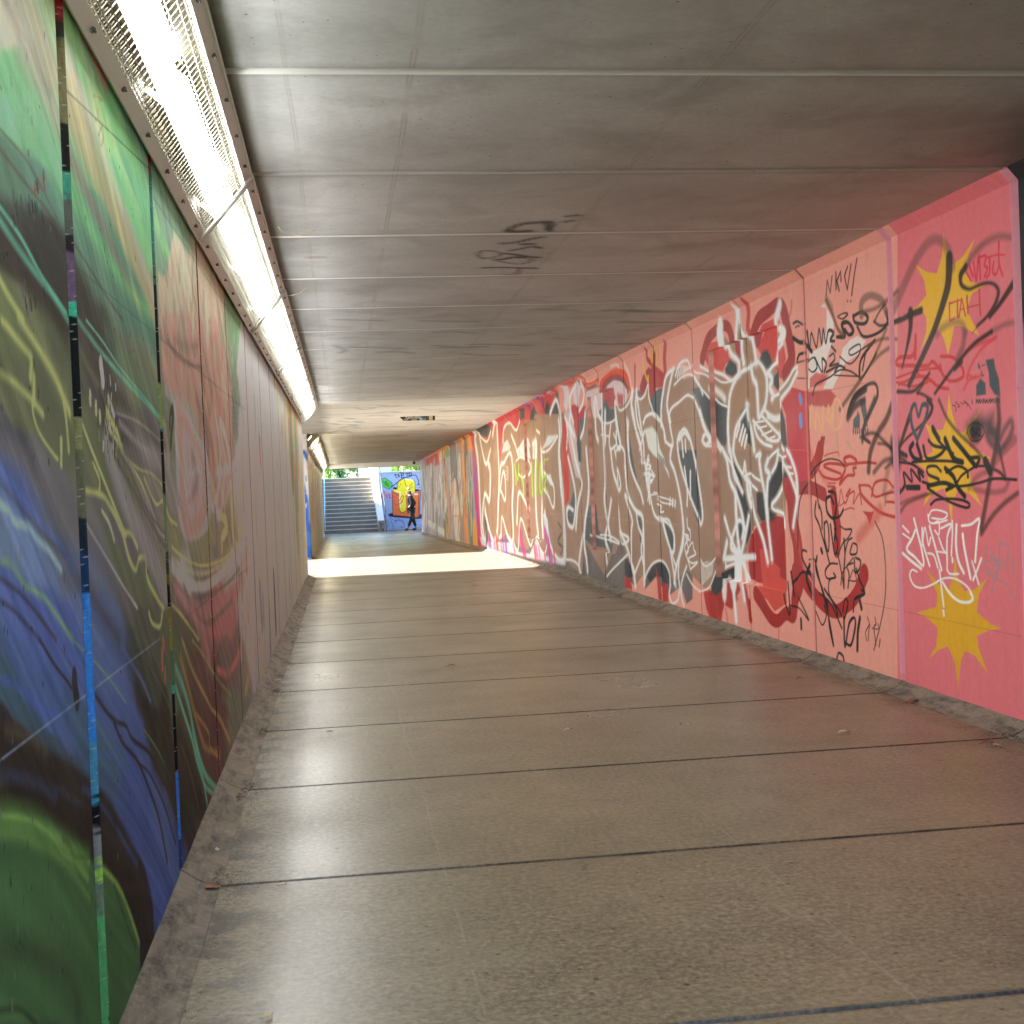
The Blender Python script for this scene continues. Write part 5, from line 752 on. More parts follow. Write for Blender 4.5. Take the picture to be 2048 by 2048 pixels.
# ---- side passage: far wall painted blue and white, near return wall
def passage_wall():
    n = 340; nz = 300
    xs = np.linspace(-9, -.585, n); zs = np.linspace(-.13, H+.02, nz); YW = 28.62
    conv = lambda u, v: (lambda q: (q[0], q[1], 28*1.))(on_y(u, v, YW))
    VP_ = View(590, 820, 10.73); VQ = View(590, 950, 8.4); PP = Paint(conv)
    WH = (236, 240, 244); BL = (74, 130, 214)
    XX, ZZ = np.meshgrid(xs, zs); rgba = np.ones(XX.shape+(4,)); rgba[..., :3] = lin(WH, .9)
    PP.stroke(VP_, "190 900 240 1000 300 1100 330 1260", 90, BL, 1, .03); PP.stroke(VP_, "180 960 230 1100 310 1240", 14, WH, .9, .02)
    PP.fill(VQ, "160 120 190 260 230 420 240 560 250 760 290 900 310 1400 100 1400 60 400", BL, 1, .03); PP.stroke(VP_, "225 1420 240 1520", 22, (60, 140, 190), 1, .02)
    PP.fill(VQ, "170 490 196 470 190 550 170 560", WH, 1, .02); PP.fill(VQ, "180 300 215 300 190 320", WH, 1, .02)
    for k in range(6): PP.stroke(VQ, f"200 {960+k*40} 240 {980+k*40} 280 {970+k*36}", 5, (140, 180, 232), .8, .02)
    for k in range(5): PP.stroke(VP_, f"{215+k*24} {590+8*(k%2)} {225+k*24} {620-6*(k%2)}", 6, (190, 180, 190), .7, .01)
    # the part hidden from the camera continues as broad waves
    for k in range(7): PP.raw('s', [(-9, .2+k*.33), (-6, .4+k*.35), (-3.5, .1+k*.3), (-1.2, .3+k*.3)], .07, BL if k % 2 else (130, 180, 230), .9, .03)
    render_paint(PP.ops, xs, zs, rgba, .9)
    P = np.stack([XX, np.full(XX.shape, YW), ZZ], -1)
    me = gridmesh(P, rgba, False, (0, .12, 0)); o = obj('passage_wall', me, MWALL); tag(o, 'blue and white painted wall of the side passage', 'wall'); return o
passage_wall()
m = MB(); m.box((-9, 20.83, -1), (-.80, 21.0, 3.1)); m.build('return_wall', simple('white_render', (206, 204, 200), .7, var=.06), label='plain pale return wall at the near side of the side passage', cat='wall')
# ================================================================== CAGED STRIP LIGHTS
MGAL = simple('galvanised_steel', (250, 250, 252), .4, .0, var=.06, scale=14, bmp=.001)
MWIRE = simple('guard_wire', (160, 156, 140), .4, .3, var=.05, bmp=0)
MHOUS = simple('cream_housing', (146, 140, 116), .5, var=.06, scale=5, bmp=.001)
MBOLT = simple('bolt_steel', (120, 122, 124), .35, .8, var=.1, bmp=0)
def emis(name, col, st):
    mt, nt, b = newmat(name); b.inputs['Base Color'].default_value = (.9, .9, .86, 1)
    b.inputs['Emission Color'].default_value = col; b.inputs['Emission Strength'].default_value = st; return mt
ETUBE = LAMP_NEAR; ETUBE2 = LAMP_FAR
MTUBE = emis('lamp_glow', (.95, .98, 1, 1), ETUBE); MTUBE2 = emis('far_lamp_glow', (1, .9, .66, 1), ETUBE2)
_cache = {}
ORD = ['first', 'second', 'third', 'fourth', 'fifth', 'sixth', 'seventh', 'eighth']
def strip_light(y0, y1, label, near=True):
    ym = (y0+y1)/2; L = y1-y0; zo = float(off(ym)); xl = float(XL(ym))
    slope = math.atan2(float(off(y1)-off(y0)), L); yaw = -math.atan2(float(XL(y1)-XL(y0)), L)
    root = empty('strip_light', (xl, y0, zo+float(off(y0)-off(ym))), label=label, cat='strip light', group='caged strip lights along the left ceiling edge')
    root.rotation_euler = (slope, 0, yaw)
    A = Vector((.006, 0, 2.425)); B = Vector((.252, 0, H-.006)); d = (B-A); W = d.length; d.normalize(); nrm = Vector((-d.z, 0, d.x))   # nrm points into the corner
    def P(t, y, n): q = A+d*t+nrm*n; return Vector((q.x, y, q.z))
    key = round(L, 3)
    def part(nm, fn, mat, tg=0):
        k = (nm, key, near, tg)
        if k not in _cache: _cache[k] = fn().mesh(nm)
        return obj(nm, _cache[k], mat, root)
    def bar(m, t0, t1, ya, yb, n0, n1):
        m.hexa([P(t0, ya, n0), P(t1, ya, n0), P(t1, yb, n0), P(t0, yb, n0), P(t0, ya, n1), P(t1, ya, n1), P(t1, yb, n1), P(t0, yb, n1)])
    def hous():
        m = MB(); pr_ = [(.010, 2.45), (.010, 2.648), (.066, H-.012), (.238, H-.012)]; po = [(x+.004*(i < 2)+.003*(i == 2)*0, z-.004*(i > 1)) for i, (x, z) in enumerate(pr_)]
        for i in range(3):
            (xa_, za_), (xb_, zb_) = pr_[i], pr_[i+1]; (xc_, zc_), (xd_, zd_) = po[i], po[i+1]
            m.hexa([(xa_, .01, za_), (xb_, .01, zb_), (xb_, L-.01, zb_), (xa_, L-.01, za_), (xc_, .01, zc_), (xd_, .01, zd_), (xd_, L-.01, zd_), (xc_, L-.01, zc_)])
        return m
    part('housing', hous, MHOUS)
    def fl(t0, t1):
        def f():
            m = MB(); bar(m, t0, t1, .004, L-.004, -.004, .0); bar(m, t0 if t0 > .1 else t1-.004, t0+.004 if t0 > .1 else t1, .004, L-.004, .0005, .03)
            bar(m, (t1-.008 if t0 > .1 else t0), (t1 if t0 > .1 else t0+.008), .004, L-.004, -.012, -.0045)
            return m
        return f
    _cache.setdefault(('flA', key), fl(0, .05)().mesh('flange')); _cache.setdefault(('flB', key), fl(W-.05, W)().mesh('flange'))
    obj('flange', _cache[('flA', key)], MGAL, root); obj('flange', _cache[('flB', key)], MGAL, root)
    for ib, (yb_, rb_) in enumerate(((.012, .0075), (L-.012, .0075))+(((.045, .004),) if near else ())):
        part('end_bar', (lambda yy, rr: (lambda: (lambda m: (m.tube([P(.01, yy, -.014), P(W-.01, yy, -.014)], rr, 8), m)[1])(MB())))(yb_, rb_), MGAL if near else MBOLT, ib)
    def wires():
        m = MB(); r = .0016; n = int(L/.048)
        for i in range(1, n): y = L*i/n; bar(m, .045, W-.045, y-r, y+r, -.002, .0012)
        for t in (.058, .07, .098, .135, .172, .21, .248, .286, .31, .33): bar(m, t-r*.8, t+r*.8, .012, L-.012, -.0055, -.0024)
        for t in (.064, .084): bar(m, t-r, t+r, .012, L-.012, .0115, .014)
        for i in range(1, n): y = L*(i-.5)/n; bar(m, .05, .1, y-r, y+r, .014, .017)
        return m
    part('wire_guard', wires, MWIRE)
    # fluorescent battens: tin body with an arched opal front facing out of the trough
    tc_ = W*.52
    for a, b_ in ((.10, L/2-.07), (L/2+.07, L-.10)):
        k = ('tube', key, round(a, 2))
        if k not in _cache:
            m = MB(); bar(m, tc_-.062, tc_-.0585, a-.004, b_+.004, .028, .11); bar(m, tc_+.0585, tc_+.062, a-.004, b_+.004, .028, .11); bar(m, tc_-.058, tc_+.058, a-.004, b_+.004, .106, .11); _cache[('body',)+k] = m.mesh('lamp_body')
            m = MB(); n = 8; vs = []
            for y, q in ((a, .75), (a+.03, 1), (b_-.03, 1), (b_, .75)):
                for i in range(n+1): an = math.pi*i/n; vs.append(P(tc_-.058*q*math.cos(an), y, .048-.012*q*math.sin(an)))
            fs_ = [(r_*(n+1)+i, (r_+1)*(n+1)+i, (r_+1)*(n+1)+i+1, r_*(n+1)+i+1) for r_ in range(3) for i in range(n)]+[tuple(range(n+1)), tuple(range(4*n+3, 3*n+2, -1))]
            m.add(vs, fs_, True); _cache[k] = m.mesh('diffuser')
        lb_ = obj('lamp_body', _cache[('body',)+k], MHOUS, root); obj('diffuser', _cache[k], MTUBE if near else MTUBE2, lb_)
    if not near:
        for i in (0, 1): m = MB(); bar(m, .04, W-.04, (L-.12)*i, (L-.12)*i+.12, .004, .09); m.build('divider', MHOUS, root)
    if 'bolt' not in _cache:
        m = MB(); m.tube([(0, 0, 0), (0, 0, .007)], .008, 6); m.tube([(0, 0, .007), (0, 0, .013)], .0035, 6); _cache['bolt'] = m.mesh('bolt')
    nb = max(2, int(round(L/.47))); Rq = (-nrm).to_track_quat('Z', 'Y')
    if y0 < 20.9:
        for t in (.026, W-.026):
            for i in range(nb):
                o = obj('bolt', _cache['bolt'], None, root); _cache['bolt'].materials.append(MBOLT) if not _cache['bolt'].materials else None
                o.location = P(t, L*(i+.5)/nb, -.0045); o.rotation_mode = 'QUATERNION'; o.rotation_quaternion = Rq
    return root
seams = [.30, 2.58, 5.85, 9.12, 12.39, 15.66, 18.93, 20.80]
for i in range(len(seams)-1):
    if i == 0: lb = 'caged strip light overhead behind the camera, start of the left row'
    else: lb = f"{ORD[i-1]} caged strip light from the camera in the long left row{'' if i < 6 else ', short end piece'}"
    strip_light(seams[i], seams[i+1], lb)
fs = np.linspace(28.75, 48.6, 9)
for i in range(8): strip_light(float(fs[i]), float(fs[i+1]), f"{ORD[i]} yellowish caged strip light counted from the side passage", near=False)
# ================================================================== STAIR, PARAPET, RAILS
MSTEP = simple('stair_concrete', (134, 122, 104), .75, var=.18, scale=3); MNOSE = simple('stair_nosing', (214, 210, 200), .5, var=.05, bmp=0)
zf = float(off(56.2)); SY = 56.25; TR = .325; RI = (1.975-zf)/14
st = empty('staircase', (0, SY, zf), label='broad concrete stair with pale step edges climbing to daylight', cat='stairs')
for k in range(14):
    m = MB(); m.box((-.62, TR*k, -.05), (1.76, TR*14+.3, RI*(k+1)) if k == 13 else (1.76, TR*(k+1)+.01, RI*(k+1)))
    if k == 0: pass
    s_o = m.build('step', MSTEP, st)
    m = MB(); m.box((-.60, TR*k-.012, RI*(k+1)-.028), (1.73, TR*k+.05, RI*(k+1)+.004)); m.build('nosing', MNOSE, s_o)
MWHITE = simple('white_paint', (206, 208, 208), .6, var=.05, scale=4); MBLUEW = simple('pale_blue_paint', (170, 196, 226), .6, var=.08, scale=4)
m = MB(); z0 = zf-.02
m.add([(1.73, SY-.02, z0), (1.99, SY-.02, z0), (1.99, SY-.02, zf+.44), (1.73, SY-.02, zf+.44), (1.60, 60.6, z0), (1.88, 60.6, z0), (1.88, 60.6, 2.42), (1.60, 60.6, 2.42), (1.56, 61.6, z0), (1.86, 61.6, z0), (1.86, 61.6, 2.5), (1.56, 61.6, 2.5)],
      [(0, 1, 2, 3), (1, 5, 6, 2), (3, 2, 6, 7), (0, 3, 7, 4), (5, 9, 10, 6), (7, 6, 10, 11), (4, 7, 11, 8), (8, 11, 10, 9)])
par = m.build('stair_parapet', MWHITE, label='white sloping parapet wall along the right side of the stair', cat='parapet')
m = MB(); m.box((1.72, SY-.30, zf), (2.0, SY-.022, zf+.46)); m.box((1.735, SY-.32, zf+.462), (1.985, SY-.022, zf+.48)); pl = m.build('plinth', MCON, par, label='grey plinth with a black scrawl')
MBLK = simple('black_paint', (30, 30, 32), .6, var=.1, bmp=0)
m = MB()
for pts in (((1.77, .40), (1.80, .28), (1.86, .42), (1.84, .25)), ((1.78, .2), (1.86, .24), (1.80, .08)), ((1.86, .05), (1.95, .18), (1.92, .04), (1.88, .12)), ((1.9, .36), (1.94, .3))): m.tube([(x, SY-.303, zf+z) for x, z in pts], .016, 6)
m.build('scrawl', MBLK, pl)
MRAIL = simple('pale_blue_rail', (176, 222, 234), .4, .2, var=.05, bmp=0); MRAILD = simple('grey_rail', (110, 112, 116), .4, .5, var=.05, bmp=0)
def rail(x0, x1, h, mat, label):
    r = empty('handrail', (x0, SY, zf), label=label, cat='handrail')
    m = MB(); m.tube([(0, -.25, h-.12), (0, -.1, h), (x1-x0, 4.35, h+2.35), (x1-x0, 4.9, h+2.42)], .028, 8); m.build('rail', mat, r)
    for q in (.02, .5, .98):
        m = MB(); m.tube([((x1-x0)*q, 4.35*q, 2.35*q-.05), ((x1-x0)*q, 4.35*q, h+2.35*q)], .02, 8); m.build('post', mat, r)
rail(-.53, -.50, .9, MRAIL, 'pale blue handrail on the left side of the stair'); rail(2.06, 1.95, .95, MRAILD, 'thin grey handrail on the right side of the parapet')
m = MB(); m.box((-1.0, YEND+.4, -1), (-.64, 61.2, 2.0)); m.build('retaining_wall', MBLUEW, label='low pale retaining wall left of the stair', cat='wall')
m = MB(); m.box((8.2, YEND+.4, -1), (8.6, 61.2, 2.0)); m.build('retaining_wall', MCON, label='plain concrete retaining wall on the far right of the yard, hidden by the mural wall', cat='wall')
m = MB(); m.box((-.64, SY+TR*14-.1, -1), (9, 61.3, gz-.02)); m.build('ground_bank', MEARTH, kind='structure')
# ---- blue mural wall facing the tunnel
def back_wall():
    YW = 59.0; xs = axis(1.9, 8.2, .014); zs = axis(zf-.03, 2.12, .012)
    VM = View(640, 900, 8.78); conv = lambda u, v: (lambda q: (q[0], q[1], 59*1.))(on_y(u, v, YW)); PP = Paint(conv); s, f = PP.stroke, PP.fill
    XX, ZZ = np.meshgrid(xs, zs); rgba = np.ones(XX.shape+(4,)); rgba[..., :3] = lin((158, 176, 212), 1)
    f(VM, "1100 1200 1160 1420 1850 1400 1850 1180 1300 1190", (160, 186, 226), .8, .06)
    K = (26, 28, 34); YL = (240, 224, 70); OR = (228, 132, 84)
    f(VM, "1060 520 1140 490 1260 570 1270 610 1230 690 1160 670 1080 620", (110, 196, 104)); s(VM, "1060 520 1140 490 1260 570 1270 610 1230 690 1160 670 1080 620 1060 520", 8, K, smooth=False)
    for t in ("1100 540 1130 580 1160 540 1170 600", "1180 570 1140 600 1190 630", "1220 590 1180 610 1220 650"): s(VM, t, 9, (20, 60, 36))
    f(VM, "1190 1130 1260 1105 1540 1160 1820 1120 1830 1200 1700 1210 1400 1190 1220 1170", (52, 60, 92), 1, .03)
    f(VM, "1262 710 1400 700 1500 760 1640 770 1640 700 1765 705 1750 1170 1700 1190 1280 1150", OR); s(VM, "1262 700 1270 900 1282 1150 1500 1165 1700 1192 1745 1150 1765 705 1640 700", 9, K, smooth=False); s(VM, "1730 740 1730 1120", 7, K); f(VM, "1655 760 1725 765 1720 790 1655 790", (250, 225, 205), 1, .02)
    f(VM, "1290 650 1360 660 1370 720 1280 700", (60, 56, 70)); f(VM, "1670 690 1740 690 1730 720 1670 730", (60, 56, 70))
    f(VM, "1365 600 1400 530 1480 500 1600 510 1665 560 1672 740 1560 760 1500 800 1510 1000 1500 1070 1450 1100 1400 1060 1385 900 1400 760 1350 740", YL, smooth=False); s(VM, "1350 740 1365 600 1400 530 1480 500", 8, K); s(VM, "1670 740 1665 560 1640 530", 8, K); s(VM, "1385 860 1388 960 1400 1060 1450 1100 1500 1070", 9, K); s(VM, "1470 505 1640 540", 14, (250, 250, 225), .9, .02); s(VM, "1405 740 1400 900 1410 1000", 22, (250, 246, 200), .9, .03)
    s(VM, "1300 700 1330 730 1340 700 1360 740 1380 720", 22, (244, 234, 130)); s(VM, "1290 740 1340 780 1390 800", 7, K)
    for t in ("1480 490 1500 600 1525 660", "1570 640 1620 590", "1590 670 1625 640", "1410 590 1420 620", "1380 650 1400 645"): s(VM, t, 7, K)
    s(VM, "1245 655 1320 600 1400 540 1480 490 1560 470 1640 440 1690 450 1720 520 1735 600 1710 610", 14, K)
    for t in ("1310 430 1350 490", "1320 430 1370 440 1380 480", "1380 420 1400 470", "1400 400 1470 405 1460 450 1420 440", "1430 410 1430 490 1480 480", "1500 410 1560 410", "1530 410 1530 460", "1570 400 1610 410 1600 450 1560 450 1570 400"): s(VM, t, 13, K, smooth=False)
    for t in ("1760 500 1770 590", "1740 590 1750 620", "1745 660 1780 640 1790 680"): s(VM, t, 8, K)
    for t in ("1240 460 1240 520 1300 520 1300 460 1240 460", "1250 490 1290 490"): s(VM, t, 7, (150, 206, 240), smooth=False)
    for t in ("1100 720 1140 740 1100 770 1150 790", "1090 850 1110 810 1130 850", "1160 750 1170 830 1210 760 1220 850", "1230 780 1240 850 1290 800 1300 850", "1300 880 1320 960 1380 960 1450 900", "1390 900 1450 800 1460 860 1400 950"): s(VM, t, 12, (226, 70, 84))
    for t in ("1125 1130 1150 1190", "1130 1140 1160 1370", "1150 1200 1200 1280 1190 1350", "1230 1190 1280 1330 1290 1390", "1240 1190 1330 1250 1380 1210", "1320 1250 1440 1230 1470 1290", "1380 1210 1470 1290 1480 1350 1400 1350", "1340 1130 1320 1290"): s(VM, t, 7, (40, 50, 80), .9)
    s(VM, "1790 980 1790 1080", 26, (220, 110, 190), .8, .04); s(VM, "1660 1330 1760 1230", 8, (200, 214, 240), .8, .02); s(VM, "1680 1360 1800 1250", 8, (200, 214, 240), .8, .02)
    render_paint(PP.ops, xs, zs, rgba, .95); P = np.stack([XX, np.full(XX.shape, YW), ZZ], -1)
    return obj('yard_wall', gridmesh(P, rgba, False, (0, .3, 0)), MWALL, label='blue painted yard wall with yellow and orange cartoon mural behind the walker', cat='wall')
back_wall()
m = MB(); m.box((1.88, 58.95, 2.124), (8.2, 59.34, 2.17)); m.build('wall_coping', MWHITE, label='white coping slab on top of the blue mural wall', cat='coping')
cab = empty('utility_cabinet', (1.38, 61.7, gz), label='white cabinet with a blue heart at the top of the stair', cat='cabinet')
m = MB(); m.box((-.29, 0, 0), (.30, .4, 1.25)); m.box((-.31, -.02, 1.252), (.32, .42, 1.29)); m.build('cabinet_body', simple('cabinet_paint', (206, 210, 214), .6, var=.05), cab)
m = MB(); m.tube([(-.1+.0, -.006, .36), (-.2, -.006, .46), (-.17, -.006, .53), (-.09, -.006, .52), (-.03, -.006, .44), (.05, -.006, .52), (.14, -.006, .53), (.17, -.006, .46), (.08, -.006, .33), (-.03, -.006, .22), (-.1, -.006, .3)], .012, 6); m.build('heart_mark', simple('blue_marker', (60, 130, 190), .6, var=.05, bmp=0), cab)
m = MB(); m.box((1.9, 60.2, gz-.5), (2.55, 60.5, 2.75)); m.build('gate_pier', MWHITE, label='white pier standing behind the left end of the blue mural wall', cat='pier')
# ================================================================== PLANTS
def leafmat(name, c1, c2):
    mt, nt, b = newmat(name); co = nt.nodes.new('ShaderNodeTexCoord').outputs['Object']; v = noise(nt, co, 5, 3, .6)
    oi = nt.nodes.new('ShaderNodeNewGeometry').outputs['Random Per Island']
    c = mixc(nt, mapr(nt, v, .35, .65), L4(c1), L4(c2)); c = mixc(nt, mth(nt, 'MULTIPLY', oi, .5), c, L4(c2, 1.5))
    nt.links.new(c, b.inputs['Base Color']); b.inputs['Roughness'].default_value = .5
    tr = nt.nodes.new('ShaderNodeBsdfTranslucent'); nt.links.new(c, tr.inputs[0]); ms = nt.nodes.new('ShaderNodeMixShader'); ms.inputs[0].default_value = .35
    nt.links.new(b.outputs[0], ms.inputs[1]); nt.links.new(tr.outputs[0], ms.inputs[2]); nt.links.new(ms.outputs[0], nt.nodes['Material Output'].inputs[0]); return mt
LF = [leafmat('leaf_green', (110, 164, 74), (150, 200, 100)), leafmat('leaf_dark_green', (76, 140, 96), (120, 184, 138)), leafmat('leaf_yellow_green', (130, 172, 76), (176, 212, 110))]
MBARK = simple('bark', (92, 80, 66), .9, var=.3, scale=12)
def leaves(cx, cy, cz, rx, ry, rz, n, ls, clumps=26):
    m = MB(); cl = []
    for _ in range(clumps):
        a = random.uniform(0, 2*math.pi); r = random.random()**.5; z = random.uniform(-1, 1); k = math.sqrt(max(0, 1-z*z))
        cl.append((cx+rx*r*k*math.cos(a), cy+ry*r*k*math.sin(a), cz+rz*z*.9, random.uniform(.18, .34)))
    for _ in range(n):
        X, Y, Z, r = random.choice(cl); g = [random.gauss(0, 1) for _ in range(3)]
        p = Vector((X+g[0]*r*rx*.6, Y+g[1]*r*ry*.6, Z+g[2]*r*rz*.6)); q = Vector([random.gauss(0, 1) for _ in range(3)]).normalized(); u = q.orthogonal().normalized(); w = q.cross(u); s = ls*random.uniform(.6, 1.3)
        m.add([p-u*s, p+w*s*.45, p+u*s, p-w*s*.45], [(0, 1, 2, 3)])
    return m
def bush(x, y, r, h, mi, label):
    root = empty('bush', (x, y, gz), label=label, cat='bush', group='bushes above the yard')
    leaves(0, 0, h*.5, r, r*.8, h*.52, 2600, .06).build('foliage', LF[mi], root)
    m = MB()
    for k in range(6): a = k*1.05; m.tube([(0, 0, -.05), (.15*math.cos(a), .15*math.sin(a), h*.3), (r*.6*math.cos(a), r*.5*math.sin(a), h*.75)], [.03, .02, .008], 6)
    m.build('stem', MBARK, root)
bush(-1.0, 64.5, 1.0, 1.9, 0, 'bright green bush at the left behind the top of the stair'); bush(.25, 65.3, .9, 1.7, 1, 'blue green bush in the middle behind the top of the stair'); bush(-.3, 66.8, 1.3, 2.3, 0, 'taller green bush farther back behind the stair'); bush(1.2, 66, .9, 1.8, 1, 'dark green bush beside the white cabinet')
bush(3.0, 64.8, .95, 1.7, 2, 'yellow green bush above the left part of the blue wall'); bush(4.1, 65.6, .8, 1.3, 2, 'thin yellow green bush above the right part of the blue wall'); bush(-2.3, 65.2, 1.2, 2.2, 0, 'green bush beyond the left handrail')
def tree(x, y, h, r, mi, label):
    root = empty('tree', (x, y, gz), label=label, cat='tree')
    m = MB(); m.tube([(0, 0, -.1), (.05, 0, h*.4), (-.05, .1, h*.75), (0, 0, h)], [.17, .13, .08, .02], 8)
    for k in range(7): a = k*2.4; z = h*(.4+.07*k); m.tube([(0, 0, z), (r*.4*math.cos(a), r*.4*math.sin(a), z+.7), (r*.8*math.cos(a), r*.8*math.sin(a), z+1.1)], [.06, .04, .012], 6)
    m.build('trunk', MBARK, root); leaves(0, 0, h*.75, r, r, h*.32, 3800, .11, 40).build('crown', LF[mi], root)
tree(-3, 74, 7, 2.6, 0, 'broad green tree far behind the stair'); tree(3.6, 78, 8, 2.8, 1, 'tall dark green tree far behind the blue wall'); tree(8.5, 72, 7, 2.4, 2, 'yellow green tree at the far right beyond the yard')
# ================================================================== HANGING SIGN
SYN = 24.2; a0 = on_y(800, 834, SYN); a1 = on_y(870, 834, SYN); zt = on_y(835, 826.2, SYN)[1]; zb = on_y(835, 841, SYN)[1]; xa, xb = a0[0], a1[0]
sg = empty('arrow_sign', ((xa+xb)/2, SYN, (zt+zb)/2), label='small black arrow sign with white lettering hanging under the ceiling', cat='sign')
w2 = (xb-xa)/2; h2 = (zt-zb)/2; MSIGN = simple('sign_black', (62, 62, 56), .5, var=.1, bmp=0)
m = MB(); m.prism([(-w2, 0, 0), (-w2+.065, 0, -h2), (w2, 0, -h2), (w2, 0, h2), (-w2+.065, 0, h2)], None, (0, .012, 0)); m.build('board', MSIGN, sg)
m = MB()
for x in (-w2+.08, w2-.03): m.tube([(x, .005, h2), (x, .005, h2+.12)], .004, 6); m.tube([(x, -.004, h2-.02), (x, 0, h2-.02)], .006, 8)
m.build('hanger', MBOLT, sg)
MLET = simple('sign_white', (236, 236, 228), .5, var=.03, bmp=0)
def text(txt, size, loc, mat, parent, name='lettering'):
    cu = bpy.data.curves.new('t', 'FONT'); cu.body = txt; cu.size = size; cu.extrude = .0006; cu.offset = size*.02
    o = bpy.data.objects.new('t', cu); C.objects.link(o); bpy.context.view_layer.update()
    me = bpy.data.meshes.new_from_object(o.evaluated_get(bpy.context.evaluated_depsgraph_get())); bpy.data.objects.remove(o)
    q = obj(name, me, mat, parent); q.location = loc; q.rotation_euler = (R(90), 0, 0); q.scale = (.93, 1, 1); return q
text('Kaerla jalatu', .062, (-w2+.10, -.002, -.028), MLET, sg); text('PILLIT', .036, (-w2+.066, -.002, -h2+.006), MLET, sg)
for x0_, x1_, z0_, z1_, c, n_ in ((.035, .085, -h2+.002, -.018, (176, 204, 214), 'sticker'), (.088, .155, -h2+.002, -.02, (96, 150, 190), 'sticker'), (.165, .205, -h2+.01, .01, (96, 92, 86), 'sticker'), (.21, w2-.045, -h2-.004, .035, (222, 214, 176), 'sticker'), (-.12, -.01, -h2+.002, -h2+.026, (150, 180, 110), 'sticker')):
    m = MB(); m.box((x0_, -.005, z0_), (x1_, -.0025, z1_)); m.build(n_, simple('sticker_paint', c, .6, var=.2, scale=60, bmp=0), sg)
m = MB(); m.box((.212, -.0075, -h2-.003), (w2-.047, -.0055, -h2+.016)); m.build('sticker', simple('sticker_yellow', (206, 196, 50), .6, var=.1, bmp=0), sg)
# dome camera under the far ceiling
cx, cz = on_y(828, 926, 48.3); dc = empty('security_camera', (cx, 48.3, cz), label='small black dome camera hanging by the far end of the ceiling', cat='camera')
m = MB(); m.tube([(0, 0, -.045), (0, 0, -.03), (0, 0, .0), (0, 0, .03)], [.018, .04, .055, .055], 14); m.build('dome', MBLK, dc); m = MB(); m.tube([(0, 0, .03), (0, 0, H+float(off(48.3))-cz)], .022, 8); m.box((-.05, -.05, H+float(off(48.3))-cz-.012), (.05, .05, H+float(off(48.3))-cz)); m.build('bracket', MRAILD, dc)
jx, jz = on_y(617.5, 863, 28.5); jb = empty('junction_box', (jx, 28.5, jz), label='small dark fitting on a pipe high on the white passage wall', cat='junction box')
m = MB(); m.tube([(0, .05, 0), (0, .1, 0)], .02, 8); m.box((-.02, .02, -.02), (.02, .115, .02)); m.build('box_body', MBLK, jb); m = MB(); m.tube([(-.03, .09, .01), (-3, .09, .02)], .008, 6); m.build('conduit', simple('conduit', (200, 170, 150), .6, bmp=0), jb)
# loose wires hanging from the ceiling
MWHT = simple('thin_wire', (214, 196, 150), .5, bmp=0)
for pts, lb in ((((1680, 1375), (1700, 1390), (1740, 1402), (1790, 1410), (1850, 1408), (1900, 1400)), 'short pale wire curling down near the lights between second and third ceiling joints'), (((1700, 1790), (1760, 1775), (1810, 1762), (1850, 1742)), 'thin cobweb covered wire near the second seam of the lights')):
    q = [on_z(*L1.px(a, b), H-.02) for a, b in pts]; m = MB(); m.tube([(x, y, H-.012-.02*math.sin(math.pi*i/(len(q)-1))) for i, (x, y, _) in enumerate(q)], .0022, 5); m.build('loose_wire', MWHT, label=lb, cat='wire')
# ================================================================== LITTER AND DIRT
MLEAFS = [simple('dry_leaf', (140, 84, 44), .7, var=.3, scale=40, bmp=.001), simple('pale_leaf', (196, 176, 130), .7, var=.2, scale=40, bmp=.001)]
def litter(u, v, size, mi, rot, label, V=A1, z=.004, name='dry_leaf'):
    x, y, _ = on_z(*V.px(u, v), z); m = MB(); n = 6; vs = []
    for i in range(n+1):
        t = i/n; w = size*.28*math.sin(math.pi*min(1, t*1.02))**.8+.0006; vs += [(size*(t-.5), -w, .004+size*.22*math.sin(t*3)*.6), (size*(t-.5), 0, .001+size*.1*math.sin(t*3)), (size*(t-.5), w, .004+size*.22*math.sin(t*3)*.6)]
    m.add(vs, [(i*3+k, i*3+3+k, i*3+4+k, i*3+1+k) for i in range(n) for k in (0, 1)], True); m.tube([(-size*.5, 0, .003), (-size*.75, size*.06, .004)], .0012, 5)
    o = m.build(name, MLEAFS[mi], label=label, cat='leaf', group='dead leaves on the floor'); o.location = (x, y, z+float(off(y))); o.rotation_euler = (0, 0, rot)
litter(417, 1780, .075, 0, .1, 'large rust brown curled leaf at the foot of the left wall'); litter(386, 1776, .035, 0, 1.2, 'small brown leaf against the left skirting just left of the large curled one')
litter(1827, 1404, .085, 0, .4, 'brown leaf by the right wall below the pink panel'); litter(1687, 1466, .07, 1, .2, 'pale yellow leaf on the floor in front of the pink wall'); litter(1600, 1357, .05, 0, .5, 'small brown leaf on the floor under the black calligraphy')
litter(903, 1332, .06, 0, .2, 'dark leaf in the middle of the tunnel floor'); litter(1137, 1460, .05, 1, .5, 'thin straw coloured leaf near the middle of the floor'); litter(535, 2034, .035, 1, .8, 'pale stick like leaf at the bottom edge, left of centre'); litter(566, 1771, .03, 1, .4, 'pale leaf scrap on the joint right of the large curled leaf'); litter(557, 1362, .05, 1, .3, 'straw coloured leaf at the left skirting by the fifth joint'); litter(660, 1464, .03, 0, .2, 'tiny dark leaf left of the floor centre'); litter(1976, 1486, .07, 0, .3, 'brown leaf in the dirt at the far right joint'); litter(1990, 1492, .05, 1, 2.2, 'pale leaf in the dirt at the far right joint')
